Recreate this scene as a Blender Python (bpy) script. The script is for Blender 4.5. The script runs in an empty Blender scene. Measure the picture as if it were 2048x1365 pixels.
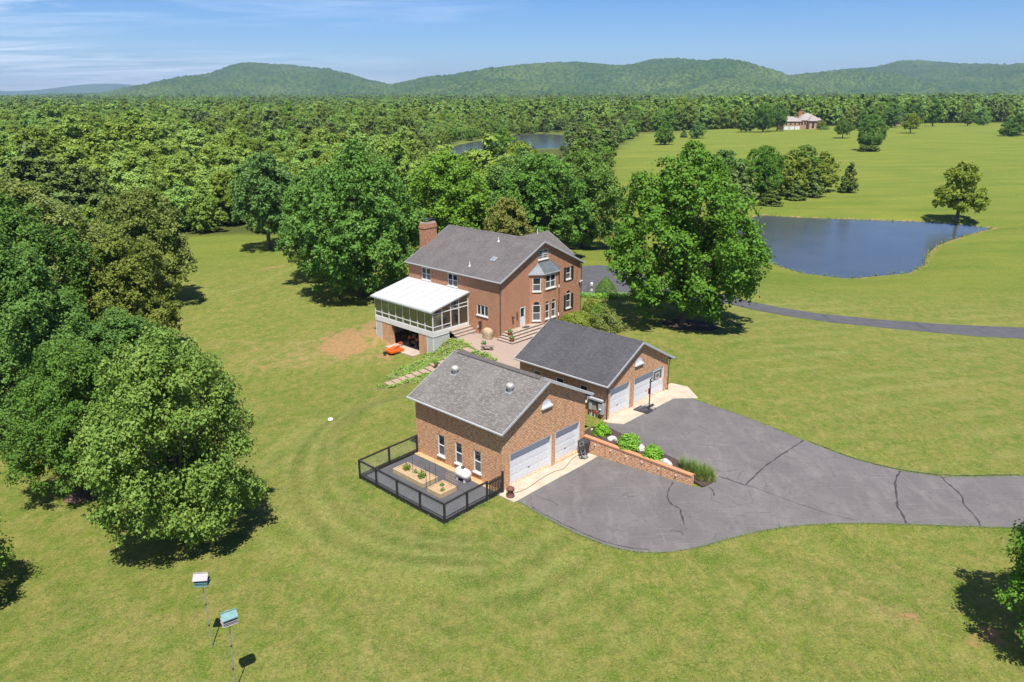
import bpy, bmesh, math, random
import numpy as np
from mathutils import Vector, Matrix, geometry

scene = bpy.context.scene
COL = scene.collection

# ------------------------------------------------------------------ camera
cam_d = bpy.data.cameras.new("camera")
cam_d.sensor_width = 36.0
cam_d.lens = 1534.29/2048*36.0
cam_d.clip_start = 0.5
cam_d.clip_end = 40000
cam = bpy.data.objects.new("camera", cam_d)
COL.objects.link(cam)
cam.matrix_world = (Matrix.Translation((0, 0, 24.81)) @ Matrix.Rotation(math.radians(90-18.152), 4, 'X')
                    @ Matrix.Rotation(-0.0018, 4, 'Z'))
scene.camera = cam

# ------------------------------------------------------------------ sky, sun, exposure
SUN_EL, SUN_AZ = math.radians(65.0), math.radians(174.0)     # azimuth clockwise from +Y: the sun is high behind the camera
world = bpy.data.worlds.new("World")
scene.world = world
world.use_nodes = True
wn, wl = world.node_tree.nodes, world.node_tree.links
wn.clear()
w_out = wn.new("ShaderNodeOutputWorld")
w_bg = wn.new("ShaderNodeBackground")
w_bg.inputs["Strength"].default_value = 0.050
sky = wn.new("ShaderNodeTexSky")
sky.sky_type = 'NISHITA'
sky.sun_disc = False
sky.sun_elevation = SUN_EL
sky.sun_rotation = SUN_AZ
sky.altitude = 400
sky.air_density = 1.0
sky.dust_density = 0.0
sky.ozone_density = 4.0
# thin cirrus, laid on a flat cloud deck far overhead (direction divided by its height)
tc = wn.new("ShaderNodeTexCoord")
sep = wn.new("ShaderNodeSeparateXYZ")
wl.new(tc.outputs["Generated"], sep.inputs[0])
def wmath(op, a, b=None):
    n = wn.new("ShaderNodeMath"); n.operation = op
    for i, v in enumerate((a, b)):
        if v is None: continue
        if isinstance(v, (int, float)): n.inputs[i].default_value = v
        else: wl.new(v, n.inputs[i])
    return n.outputs[0]
zc = wmath('ADD', wmath('MAXIMUM', sep.outputs[2], 0.0), 0.06)
cmb = wn.new("ShaderNodeCombineXYZ")
wl.new(wmath('DIVIDE', sep.outputs[0], zc), cmb.inputs[0])
wl.new(wmath('DIVIDE', sep.outputs[1], zc), cmb.inputs[1])
mp = wn.new("ShaderNodeMapping")
mp.inputs["Rotation"].default_value = (0, 0, math.radians(-20))
mp.inputs["Scale"].default_value = (0.42, 0.95, 1)
mp.inputs["Location"].default_value = (2.1, 0.35, 0)
wl.new(cmb.outputs[0], mp.inputs[0])
n1 = wn.new("ShaderNodeTexNoise"); n1.inputs["Scale"].default_value = 1.3; n1.inputs["Detail"].default_value = 9
n1.inputs["Roughness"].default_value = 0.62; n1.inputs["Distortion"].default_value = 1.1
wl.new(mp.outputs[0], n1.inputs["Vector"])
n2 = wn.new("ShaderNodeTexNoise"); n2.inputs["Scale"].default_value = 0.16; n2.inputs["Detail"].default_value = 2
mp2 = wn.new("ShaderNodeMapping"); mp2.inputs["Location"].default_value = (-3.3, 1.0, 0)
wl.new(cmb.outputs[0], mp2.inputs[0]); wl.new(mp2.outputs[0], n2.inputs["Vector"])
r1 = wn.new("ShaderNodeMapRange"); r1.inputs["From Min"].default_value = 0.40; r1.inputs["From Max"].default_value = 0.72
wl.new(n1.outputs["Fac"], r1.inputs["Value"])
r2 = wn.new("ShaderNodeMapRange"); r2.inputs["From Min"].default_value = 0.52; r2.inputs["From Max"].default_value = 0.72
wl.new(wmath('ADD', n2.outputs["Fac"], wmath('MULTIPLY', sep.outputs[0], -0.50)), r2.inputs["Value"])   # the cirrus lies mostly to the west
cov = wmath('MULTIPLY', wmath('MULTIPLY', r1.outputs[0], r2.outputs[0]), 0.95)
mixc = wn.new("ShaderNodeMixRGB")
mixc.inputs[2].default_value = (13, 14, 16, 1)
hsv = wn.new("ShaderNodeHueSaturation"); hsv.inputs["Saturation"].default_value = 1.25
wl.new(sky.outputs[0], hsv.inputs["Color"])
tint = wn.new("ShaderNodeMixRGB"); tint.blend_type = 'MULTIPLY'; tint.inputs[0].default_value = 1.0; tint.inputs[2].default_value = (0.80, 0.99, 1.38, 1)
wl.new(hsv.outputs[0], tint.inputs[1])
wl.new(cov, mixc.inputs[0]); wl.new(tint.outputs[0], mixc.inputs[1])
wl.new(mixc.outputs[0], w_bg.inputs[0])
wl.new(w_bg.outputs[0], w_out.inputs[0])

sun_d = bpy.data.lights.new("sun", 'SUN')
sun_d.energy = 5.0
sun_d.angle = math.radians(0.53)
sun_d.color = (1.0, 0.955, 0.88)
sun = bpy.data.objects.new("sun", sun_d)
COL.objects.link(sun)
sdir = Vector((math.sin(SUN_AZ)*math.cos(SUN_EL), math.cos(SUN_AZ)*math.cos(SUN_EL), math.sin(SUN_EL)))
sun.rotation_euler = sdir.to_track_quat('Z', 'Y').to_euler()
sun.location = (0, -20, 60)

scene.render.resolution_x, scene.render.resolution_y = 1024, 682
scene.view_settings.view_transform = 'Standard'
scene.view_settings.look = 'None'
scene.view_settings.gamma = 1.0
scene.view_settings.exposure = 0.82
scene.view_settings.use_curve_mapping = False
scene.cycles.max_bounces = 8
scene.cycles.transparent_max_bounces = 12
scene.cycles.volume_bounces = 0

HAZE = 7.5e-5
rng = np.random.default_rng(7)
random.seed(7)

# ------------------------------------------------------------------ helpers: objects
def setp(o, label=None, cat=None, group=None, kind=None):
    if label: o["label"] = label
    if cat: o["category"] = cat
    if group: o["group"] = group
    if kind: o["kind"] = kind
    return o
def empty(name, loc, rz=0.0):
    o = bpy.data.objects.new(name, None)
    o.location = loc; o.rotation_euler = (0, 0, rz); o.empty_display_size = 0.2
    COL.objects.link(o); return o
def link(name, me, mat=None, parent=None, loc=None, rz=None):
    o = bpy.data.objects.new(name, me)
    if mat is not None and len(me.materials) == 0: me.materials.append(mat)
    if parent is not None: o.parent = parent
    if loc is not None: o.location = loc
    if rz is not None: o.rotation_euler = (0, 0, rz)
    COL.objects.link(o); return o
def np_mesh(name, V, F, mat=None, smooth=False):
    """quick mesh from arrays: F has 3 or 4 columns"""
    V = np.asarray(V, np.float32); F = np.asarray(F, np.int32); k = F.shape[1]
    me = bpy.data.meshes.new(name)
    me.vertices.add(len(V)); me.vertices.foreach_set("co", V.ravel())
    me.loops.add(F.size); me.loops.foreach_set("vertex_index", F.ravel())
    me.polygons.add(len(F))
    me.polygons.foreach_set("loop_start", np.arange(0, F.size, k, dtype=np.int32))
    me.polygons.foreach_set("loop_total", np.full(len(F), k, np.int32))
    if smooth: me.polygons.foreach_set("use_smooth", np.ones(len(F), bool))
    if mat: me.materials.append(mat)
    me.update(calc_edges=True)
    return me
class MB:
    """collects shapes; build() turns them into ONE mesh object with metric UVs"""
    def __init__(s): s.v, s.f = [], []
    def add(s, V, F):
        n = len(s.v); s.v += [tuple(p) for p in V]; s.f += [tuple(i+n for i in f) for f in F]; return s
    def quad(s, *P): return s.add(P, [tuple(range(len(P)))])
    def hexa(s, P):   # 8 corners: bottom 4 then top 4
        return s.add(P, [(3,2,1,0),(4,5,6,7),(0,1,5,4),(1,2,6,5),(2,3,7,6),(3,0,4,7)])
    def box(s, x0, x1, y0, y1, z0, z1):
        return s.hexa([(x0,y0,z0),(x1,y0,z0),(x1,y1,z0),(x0,y1,z0),(x0,y0,z1),(x1,y0,z1),(x1,y1,z1),(x0,y1,z1)])
    def pbox(s, P, a0, a1, z0, z1, d0, d1):
        return s.hexa([P(a0,z0,d0),P(a1,z0,d0),P(a1,z0,d1),P(a0,z0,d1),P(a0,z1,d0),P(a1,z1,d0),P(a1,z1,d1),P(a0,z1,d1)])
    def tube(s, pts, rad, n=6, cap=True):
        pts = [Vector(p) for p in pts]; R = rad if hasattr(rad, '__len__') else [rad]*len(pts)
        rings = []
        for i, p in enumerate(pts):
            d = (pts[min(i+1, len(pts)-1)] - pts[max(i-1, 0)])
            if d.length < 1e-9: d = Vector((0,0,1))
            d.normalize()
            a = Vector((1,0,0)) if abs(d.x) < .9 else Vector((0,1,0))
            e1 = d.cross(a).normalized(); e2 = d.cross(e1)
            rings.append([p + (e1*math.cos(2*math.pi*k/n)+e2*math.sin(2*math.pi*k/n))*R[i] for k in range(n)])
        V = [q for r in rings for q in r]; F = []
        for i in range(len(pts)-1):
            for k in range(n):
                k2 = (k+1) % n; F.append((i*n+k, i*n+k2, (i+1)*n+k2, (i+1)*n+k))
        if cap: F += [tuple(reversed(range(n))), tuple(range((len(pts)-1)*n, len(pts)*n))]
        return s.add(V, F)
    def lathe(s, prof, c=(0,0,0), n=14, sx=1, sy=1):
        V, F = [], []
        for r, z in prof:
            for k in range(n):
                a = 2*math.pi*k/n; V.append((c[0]+r*sx*math.cos(a), c[1]+r*sy*math.sin(a), c[2]+z))
        for i in range(len(prof)-1):
            for k in range(n):
                k2 = (k+1) % n; F.append((i*n+k, i*n+k2, (i+1)*n+k2, (i+1)*n+k))
        F += [tuple(reversed(range(n))), tuple(range((len(prof)-1)*n, len(prof)*n))]
        return s.add(V, F)
    def prism(s, poly, z0, z1):
        n = len(poly); V = [(x,y,z0) for x,y in poly]+[(x,y,z1) for x,y in poly]
        return s.add(V, [tuple(reversed(range(n))), tuple(range(n,2*n))]+[(i,(i+1)%n,n+(i+1)%n,n+i) for i in range(n)])
    def mesh(s, name, mat=None, smooth=False, recalc=True):
        me = bpy.data.meshes.new(name); me.from_pydata(s.v, [], s.f)
        if recalc:
            bm = bmesh.new(); bm.from_mesh(me); bmesh.ops.recalc_face_normals(bm, faces=bm.faces); bm.to_mesh(me); bm.free()
        add_uv(me)
        if smooth:
            me.polygons.foreach_set("use_smooth", np.ones(len(me.polygons), bool))
        if mat: me.materials.append(mat)
        me.update(); return me
    def build(s, name, mat, parent=None, smooth=False, recalc=True, loc=None, rz=None):
        return link(name, s.mesh(name, mat, smooth, recalc), None, parent, loc, rz)
def add_uv(me):
    uv = me.uv_layers.new(name="UVMap"); Z = Vector((0,0,1))
    for p in me.polygons:
        n = p.normal
        if abs(n.z) > .985: t, b = Vector((1,0,0)), Vector((0,1,0))
        else: t = Z.cross(n).normalized(); b = n.cross(t)
        for li in p.loop_indices:
            co = me.vertices[me.loops[li].vertex_index].co
            uv.data[li].uv = (co.dot(t), co.dot(b))
def copy_tree(o, parent=None):
    c = o.copy(); COL.objects.link(c)
    if parent is not None: c.parent = parent
    for ch in o.children: copy_tree(ch, c)
    return c

# ------------------------------------------------------------------ helpers: materials
class NT:
    def __init__(s, name):
        s.m = bpy.data.materials.new(name); s.m.use_nodes = True
        s.t = s.m.node_tree; s.n = s.t.nodes; s.l = s.t.links; s.n.clear()
        s.out = s.n.new("ShaderNodeOutputMaterial")
        s.b = s.n.new("ShaderNodeBsdfPrincipled"); s.l.new(s.b.outputs[0], s.out.inputs[0])
    def put(s, sock, v):
        if v is None: return
        if isinstance(v, bpy.types.NodeSocket): s.l.new(v, sock)
        elif isinstance(v, tuple) and len(v) == 3 and sock.type == 'RGBA': sock.default_value = (*v, 1)
        else: sock.default_value = v
    def node(s, typ, ins=None, **attr):
        n = s.n.new(typ)
        for k, v in attr.items(): setattr(n, k, v)
        for k, v in (ins or {}).items(): s.put(n.inputs[k], v)
        return n
    def coord(s, which="Object"): return s.node("ShaderNodeTexCoord").outputs[which]
    def mapping(s, vec, scale=(1,1,1), loc=(0,0,0), rot=(0,0,0)):
        return s.node("ShaderNodeMapping", {"Vector": vec, "Scale": scale, "Location": loc, "Rotation": rot}).outputs[0]
    def noise(s, vec, scale, detail=4, rough=.55, dist=0):
        return s.node("ShaderNodeTexNoise", {"Vector": vec, "Scale": scale, "Detail": detail, "Roughness": rough, "Distortion": dist}).outputs["Fac"]
    def rng(s, v, a, b, c=0.0, d=1.0):
        return s.node("ShaderNodeMapRange", {"Value": v, "From Min": a, "From Max": b, "To Min": c, "To Max": d}).outputs[0]
    def math(s, op, a, b=None):
        n = s.node("ShaderNodeMath", operation=op); s.put(n.inputs[0], a); s.put(n.inputs[1], b); return n.outputs[0]
    def mix(s, f, a, b, mode='MIX'):
        n = s.node("ShaderNodeMixRGB", blend_type=mode); s.put(n.inputs[0], f); s.put(n.inputs[1], a); s.put(n.inputs[2], b); return n.outputs[0]
    def attr(s, name): return s.node("ShaderNodeAttribute", attribute_name=name).outputs["Fac"]
    def bump(s, h, strength=.3, dist=.02):
        n = s.node("ShaderNodeBump", {"Height": h, "Strength": strength, "Distance": dist}); s.l.new(n.outputs[0], s.b.inputs["Normal"])
    def set(s, **k):
        for a, v in k.items(): s.put(s.b.inputs[a.replace("_", " ")], v)
        return s.m
def plain(name, col, rough=.6, var=.12, scale=3.0, metal=0.0, bump=0.0, spec=.4, fine=0.0):
    t = NT(name); c = t.coord()
    f = t.noise(c, scale, 5)
    lo = tuple(x*(1-var) for x in col); hi = tuple(min(1, x*(1+var)) for x in col)
    cc = t.mix(t.rng(f, .3, .7), lo, hi)
    if fine: cc = t.mix(t.rng(t.noise(c, scale*14, 2), .35, .65, 0, fine), cc, tuple(x*.6 for x in col))
    if bump: t.bump(t.noise(c, scale*6, 4), bump, .02)
    return t.set(Base_Color=cc, Roughness=rough, Metallic=metal, Specular_IOR_Level=spec)
def brick_mat(name, c1, c2, mortar, rough=.85):
    t = NT(name); uv = t.coord("UV"); ob = t.coord()
    b = t.node("ShaderNodeTexBrick", {"Vector": uv, "Color1": c1, "Color2": c2, "Mortar": mortar, "Scale": 1.0,
        "Mortar Size": .021, "Mortar Smooth": .10, "Bias": -.1, "Brick Width": .27, "Row Height": .105})
    b.offset = .5
    v = t.noise(t.mapping(uv, (3.7, 9.5, 1)), 1.0, 1.0); w = t.noise(ob, .45, 4)
    cc = t.mix(t.rng(v, .42, .62, 0, .6), b.outputs["Color"], tuple(x*.50 for x in c1), 'MIX')
    cc = t.mix(t.rng(w, .35, .7, 0, .22), cc, tuple(min(1, x*1.35) for x in c1))
    st_ = t.noise(t.mapping(uv, (2.0, .35, 1)), 1.0, 5, .65); cc = t.mix(t.rng(st_, .54, .76, 0, .42), cc, tuple(x*.45 for x in c2))
    t.bump(b.outputs["Fac"], -.4, .012)
    return t.set(Base_Color=cc, Roughness=rough, Specular_IOR_Level=.2)
def shingle_mat(name, c1, c2, dark, contrast=.5):
    t = NT(name); uv = t.coord("UV"); ob = t.coord()
    b = t.node("ShaderNodeTexBrick", {"Vector": uv, "Color1": c1, "Color2": c2, "Mortar": dark, "Scale": 1.0,
        "Mortar Size": .018, "Mortar Smooth": .3, "Bias": 0.0, "Brick Width": .30, "Row Height": .17})
    b.offset = .37; b.squash = .8; b.squash_frequency = 3
    v = t.noise(t.mapping(uv, (3.3, 5.9, 1)), 1.0, .5); g = t.noise(uv, 28, 2); w = t.noise(ob, .6, 4)
    cc = t.mix(t.rng(v, .44, .56, 0, contrast), b.outputs["Color"], dark)
    cc = t.mix(t.rng(w, .35, .7, 0, .28), cc, tuple(x*1.35 for x in c1))
    st_ = t.noise(t.mapping(uv, (1.6, .22, 1)), 1.0, 5, .65); cc = t.mix(t.rng(st_, .52, .74, 0, .45), cc, tuple(x*.62 for x in c2))
    cc = t.mix(t.rng(g, .3, .7, 0, .25), cc, tuple(x*.55 for x in c2))
    t.bump(b.outputs["Fac"], -.5, .015)
    return t.set(Base_Color=cc, Roughness=.9, Specular_IOR_Level=.2)
LEAFK = 1.48
def leaf_mat(name, a, b, rough=.5, trans=.28, var=.35):
    """a..b: the leaf colours of one species; leaves differ singly and by bough"""
    a, b = (a[0]*LEAFK*.98, a[1]*LEAFK*1.08, a[2]*LEAFK*.72), (b[0]*LEAFK*.98, b[1]*LEAFK*1.08, b[2]*LEAFK*.72)
    t = NT(name); g = t.node("ShaderNodeNewGeometry"); oi = t.node("ShaderNodeObjectInfo"); c = t.coord()
    f = t.math('ADD', t.math('MULTIPLY', g.outputs["Random Per Island"], .6), t.math('MULTIPLY', t.rng(t.noise(c, .55, 3), .3, .7), .4))
    cc = t.mix(f, a, b)
    tint = t.node("ShaderNodeHueSaturation", {"Hue": t.rng(oi.outputs["Random"], 0, 1, .5-.010*var/.35, .5+.008*var/.35), "Saturation": t.rng(oi.outputs["Random"], 0, 1, 1.0, .88),
                  "Value": t.rng(oi.outputs["Random"], 0, 1, 1-var*.6, 1+var*.6), "Color": cc}).outputs[0]
    t.set(Base_Color=tint, Roughness=rough, Specular_IOR_Level=.14)
    tr = t.node("ShaderNodeBsdfTranslucent", {"Color": t.mix(.6, tint, (.20, .30, .03))})
    mx = t.node("ShaderNodeMixShader", {0: trans}); t.l.new(t.b.outputs[0], mx.inputs[1]); t.l.new(tr.outputs[0], mx.inputs[2])
    t.l.new(mx.outputs[0], t.out.inputs[0]); return t.m

# ------------------------------------------------------------------ materials
M = {}
M["brick"] = brick_mat("brick", (.39,.148,.072), (.26,.092,.045), (.50,.355,.24))
M["brick_g"] = brick_mat("brick_garage", (.47,.196,.090), (.32,.122,.058), (.70,.53,.33))
M["brick_w"] = brick_mat("brick_wall", (.50,.195,.085), (.29,.11,.052), (.80,.62,.42))
M["rowlock"] = plain("rowlock_brick", (.46,.21,.11), .85, .25, 9, bump=.2)
M["sh_house"] = shingle_mat("shingle_house", (.142,.130,.127), (.108,.098,.096), (.068,.062,.061), .45)
M["sh_g1"] = shingle_mat("shingle_lower_garage", (.196,.184,.170), (.142,.132,.124), (.088,.080,.074), .62)
M["sh_g2"] = shingle_mat("shingle_upper_garage", (0.088,0.087,0.091), (0.066,0.064,0.068), (0.042,0.040,0.043), .5)
M["white"] = plain("white_paint", (0.602,0.602,0.593), .45, .05, 2)
M["door_white"] = plain("door_white", (0.585,0.593,0.602), .4, .04, 2)
M["trim"] = plain("grey_trim", (0.367,0.380,0.395), .45, .08, 2)
M["gutter"] = plain("gutter_paint", (0.409,0.416,0.423), .4, .08, 1.5)
M["pane"] = plain("window_glass", (.022,.028,.030), .06, .3, .8, spec=.8)
M["pane_g"] = plain("screened_glass", (.10,.10,.105), .25, .2, 1.2, spec=.5)
M["shutter"] = plain("shutter_paint", (.030,.022,.024), .5, .2, 4)
M["brown"] = plain("brown_metal", (.075,.045,.038), .5, .15, 3)
M["metal_roof"] = plain("bay_roof_metal", (.105,.12,.13), .5, .2, 1.5, metal=.25)
M["dark_metal"] = plain("dark_metal", (.035,.035,.038), .45, .2, 4, metal=.2)
M["black_wood"] = plain("black_stained_timber", (.022,.020,.020), .6, .3, 6, bump=.15)
M["galv"] = plain("galvanised", (.40,.41,.42), .4, .12, 5, metal=.6)
M["grey_box"] = plain("grey_enamel", (.36,.38,.41), .45, .08, 3)
M["vent"] = plain("roof_vent_metal", (.42,.40,.37), .4, .2, 5, metal=.3)
M["concrete"] = plain("pale_concrete", (.39,.335,.255), .9, .16, 1.4, bump=.15, fine=.15)
M["concrete_g"] = plain("grey_concrete", (0.370,0.302,0.244), .9, .16, 1.4, bump=.15, fine=.15)
M["stone"] = plain("step_stone", (0.336,0.269,0.214), .9, .22, 4, bump=.3, fine=.2)
M["stone_edge"] = plain("step_riser_stone", (.22,.165,.135), .9, .25, 5, bump=.3)
M["rock"] = plain("pale_rock", (.42,.41,.39), .9, .3, 5, bump=.5, fine=.25)
M["mulch"] = plain("mulch", (.060,.040,.030), .95, .4, 5, bump=.8, fine=.4)
M["soil"] = plain("bed_soil", (0.353,0.244,0.143), .95, .2, 4, bump=.5, fine=.25)
M["timber"] = plain("raw_timber", (0.420,0.311,0.176), .8, .15, 4, bump=.15)
M["timber_g"] = plain("weathered_timber", (0.311,0.229,0.163), .85, .2, 4, bump=.2, fine=.15)
M["terracotta"] = plain("terracotta", (.34,.11,.055), .8, .2, 6)
M["tan_cloth"] = plain("tan_cover", (0.353,0.277,0.176), .9, .18, 4, bump=.3)
M["orange"] = plain("orange_paint", (.58,.10,.014), .4, .12, 3)
M["rubber"] = plain("rubber", (.022,.022,.022), .8, .2, 6)
M["black_plastic"] = plain("black_plastic", (.045,.043,.047), .5, .2, 3)
M["rust"] = plain("rusty_iron", (.13,.055,.040), .8, .4, 9, bump=.3)
M["tank"] = plain("tank_white", (0.636,0.628,0.593), .35, .06, 3)
M["red"] = plain("red_enamel", (.50,.05,.035), .4, .1, 3)
M["teal"] = plain("teal_roof", (.10,.215,.215), .45, .15, 5)
M["pinkish"] = plain("faded_pink_grey", (.29,.255,.26), .5, .12, 5)
M["board"] = plain("backboard", (.13,.125,.12), .35, .1, 3)
M["bark"] = plain("bark", (.13,.10,.078), .95, .35, 6, bump=.9, fine=.3)
M["twig"] = plain("twig", (.11,.085,.06), .95, .3, 6)
M["seal"] = plain("crack_sealant", (.040,.036,.037), .7, .3, 6)
M["hose"] = plain("garden_hose", (.20,.17,.09), .6, .1, 4)
M["interior"] = plain("interior_wall", (.42,.40,.38), .9, .1, 1)
M["deckfloor"] = plain("sunroom_floor", (.30,.25,.20), .7, .15, 2)
M["furn"] = plain("furniture_cloth", (.30,.42,.46), .9, .2, 3)

t = NT("sunroom_roof_panel"); c = t.coord("Object")
d = t.noise(t.mapping(c, (.35, 2.2, 1)), 1.3, 4); e = t.noise(c, .7, 5)
cc = t.mix(t.rng(d, .42, .75, 0, .35), (.40,.40,.405), (.33,.325,.315)); cc = t.mix(t.rng(e, .5, .8, 0, .3), cc, (.35,.34,.325))
M["white_roof"] = t.set(Base_Color=cc, Roughness=.5)

t = NT("clear_glass")   # sunroom panes: half see-through, half mirror of the surroundings
t.set(Base_Color=(.050,.072,.062), Roughness=.04, Specular_IOR_Level=.9)
tp = t.node("ShaderNodeBsdfTransparent", {"Color": (.50,.56,.55)})
gs_ = t.node("ShaderNodeBsdfGlossy", {"Color": (.80,.88,.84), "Roughness": .03})
m0 = t.node("ShaderNodeMixShader", {0: .42}); t.l.new(t.b.outputs[0], m0.inputs[1]); t.l.new(gs_.outputs[0], m0.inputs[2])
mx = t.node("ShaderNodeMixShader", {0: .45}); t.l.new(tp.outputs[0], mx.inputs[1]); t.l.new(m0.outputs[0], mx.inputs[2]); t.l.new(mx.outputs[0], t.out.inputs[0])
M["glass"] = t.m

t = NT("asphalt"); c = t.coord()
n_a = t.noise(c, .35, 5, .6, .6); n_b = t.noise(t.mapping(c, (.9, .25, 1), rot=(0,0,.6)), 1.2, 5, .65); n_c = t.noise(c, 22, 3); n_d = t.noise(c, 3.5, 4)
cc = t.mix(t.rng(n_a, .3, .7), (0.083,0.075,0.075), (0.122,0.112,0.111))
cc = t.mix(t.rng(n_b, .5, .72, 0, .6), cc, (0.158,0.146,0.138))
cc = t.mix(t.rng(n_d, .52, .75, 0, .45), cc, (0.059,0.054,0.055))
cc = t.mix(t.rng(n_c, .4, .7, 0, .28), cc, (.23,.21,.21))
vo_ = t.node("ShaderNodeTexVoronoi", {"Vector": t.mapping(c, (1, 1, .01)), "Scale": .55}, feature='DISTANCE_TO_EDGE')
t.l.new(t.mapping(c, (1, 1, .01)), vo_.inputs["Vector"])
wv = t.noise(c, 1.7, 4, .7)
crk = t.math('MULTIPLY', t.rng(t.math('ADD', vo_.outputs["Distance"], t.math('MULTIPLY', t.math('SUBTRACT', wv, .5), .16)), .0, .022, 1, 0), t.rng(n_a, .48, .62, 0, .5))
cc = t.mix(crk, cc, (.055,.050,.050))
sc_ = t.noise(t.mapping(c, (.35, 5.5, 1), rot=(0,0,-.35)), 1.0, 3, .6); sc2 = t.noise(t.mapping(c, (4.5, .3, 1), rot=(0,0,-.55)), 1.0, 3, .6)
cc = t.mix(t.rng(sc_, .60, .74, 0, .45), cc, (.20,.18,.172)); cc = t.mix(t.rng(sc2, .62, .76, 0, .38), cc, (.19,.172,.165))
cc = t.mix(t.rng(t.noise(c, .8, 5, .7, 1.0), .60, .74, 0, .5), cc, (.062,.055,.056))
t.bump(n_c, .25, .01)
M["asphalt"] = t.set(Base_Color=cc, Roughness=.88, Specular_IOR_Level=.3)
M["asphalt_new"] = plain("dark_asphalt", (0.071,0.071,0.076), .9, .18, 1.2, bump=.15, fine=.2)

t = NT("paving"); uv = t.coord("UV"); c = t.coord()
b = t.node("ShaderNodeTexBrick", {"Vector": uv, "Color1": (0.328,0.246,0.193), "Color2": (0.271,0.201,0.160), "Mortar": (0.197,0.152,0.123), "Scale": 1.0,
    "Mortar Size": .012, "Brick Width": .26, "Row Height": .13, "Bias": 0.0})
cc = t.mix(t.rng(t.noise(uv, 7, 2), .35, .65, 0, .35), b.outputs["Color"], (0.385,0.303,0.246)); cc = t.mix(t.rng(t.noise(c, .6, 4), .4, .7, 0, .3), cc, (0.246,0.197,0.164))
t.bump(b.outputs["Fac"], -.4, .01)
M["paving"] = t.set(Base_Color=cc, Roughness=.9, Specular_IOR_Level=.2)

t = NT("pond_water"); c = t.coord()
w1 = t.noise(t.mapping(c, (1.0, 2.2, 1), rot=(0,0,.35)), 2.3, 3, .6); w2 = t.noise(c, .12, 3)
cc = t.mix(t.rng(w2, .35, .65), (.048,.058,.070), (.062,.070,.078))
bn = t.node("ShaderNodeBump", {"Height": w1, "Strength": .35, "Distance": .05}); t.l.new(bn.outputs[0], t.b.inputs["Normal"])
M["water"] = t.set(Base_Color=cc, Roughness=.13, IOR=1.33, Specular_IOR_Level=.5)

t = NT("lawn"); c = t.coord()
g1 = t.noise(c, .16, 5, .62, .5); g2 = t.noise(c, .9, 6, .66, .3); g3 = t.noise(c, 6.5, 5, .7); g4 = t.noise(t.mapping(c, (2.4, .45, 1), rot=(0,0,.75)), 1.5, 5, .66); g5 = t.noise(c, 2.6, 4, .65)
cc = t.mix(t.rng(g1, .32, .68), (0.094,0.166,0.012), (0.167,0.207,0.023))
cc = t.mix(t.rng(g2, .42, .68, 0, .72), cc, (0.257,0.247,0.043))
cc = t.mix(t.rng(g4, .45, .66, 0, .62), cc, (0.071,0.137,0.009))
cc = t.mix(t.attr("mow"), cc, (0.259,0.288,0.074))
cc = t.mix(t.attr("dark"), cc, (0.052,0.108,0.005))
dry = t.math('MULTIPLY', t.attr("dry"), t.rng(t.math('ADD', g2, t.math('MULTIPLY', g3, .4)), .5, .85))
cc = t.mix(dry, cc, (.36,.25,.11))
md_ = t.mix(t.rng(t.noise(t.mapping(c, (.3, 1.0, 1)), .14, 7, .66), .34, .66), (0.089,0.154,0.009), (0.201,0.218,0.026))
cc = t.mix(t.attr("meadow"), cc, t.mix(t.rng(g2, .45, .75, 0, .4), md_, (0.227,0.223,0.035)))
soil = t.rng(t.math('ADD', t.attr("soil"), t.math('MULTIPLY', t.math('SUBTRACT', g2, .5), 1.4)), .36, .66)
cc = t.mix(soil, cc, t.mix(t.rng(g3, .3, .7), (.33,.165,.080), (.45,.26,.135)))
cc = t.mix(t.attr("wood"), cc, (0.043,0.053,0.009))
cc = t.mix(t.rng(g5, .42, .60, 0, .60), cc, t.mix(.5, cc, (0.031,0.081,0.003)))
cc = t.mix(t.rng(g3, .40, .62, 0, .62), cc, t.mix(.55, cc, (0.024,0.053,0.003)))
cc = t.mix(t.rng(t.noise(c, 11, 3, .7), .48, .66, 0, .50), cc, (.30,.285,.11))
t.bump(t.math('ADD', g3, t.noise(c, 22, 3)), 1.0, .09)
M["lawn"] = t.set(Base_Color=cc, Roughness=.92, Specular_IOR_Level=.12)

t = NT("hill_forest"); c = t.coord()
v = t.node("ShaderNodeTexVoronoi", {"Vector": t.mapping(c, (1,1,.6)), "Scale": .075}).outputs["Distance"]
h1 = t.noise(c, .0042, 6, .6); h2 = t.noise(c, .055, 3)
cc = t.mix(t.rng(h1, .38, .62), (.050,.100,.022), (.115,.165,.034)); cc = t.mix(t.rng(v, .15, .7, 0, .85), cc, (.014,.034,.012))
cc = t.mix(t.rng(h2, .5, .75, 0, .5), cc, (.085,.115,.030))
cc = t.mix(t.attr("field"), cc, (.28,.27,.12))
M["hill"] = t.set(Base_Color=cc, Roughness=1.0, Specular_IOR_Level=.05)

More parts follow.
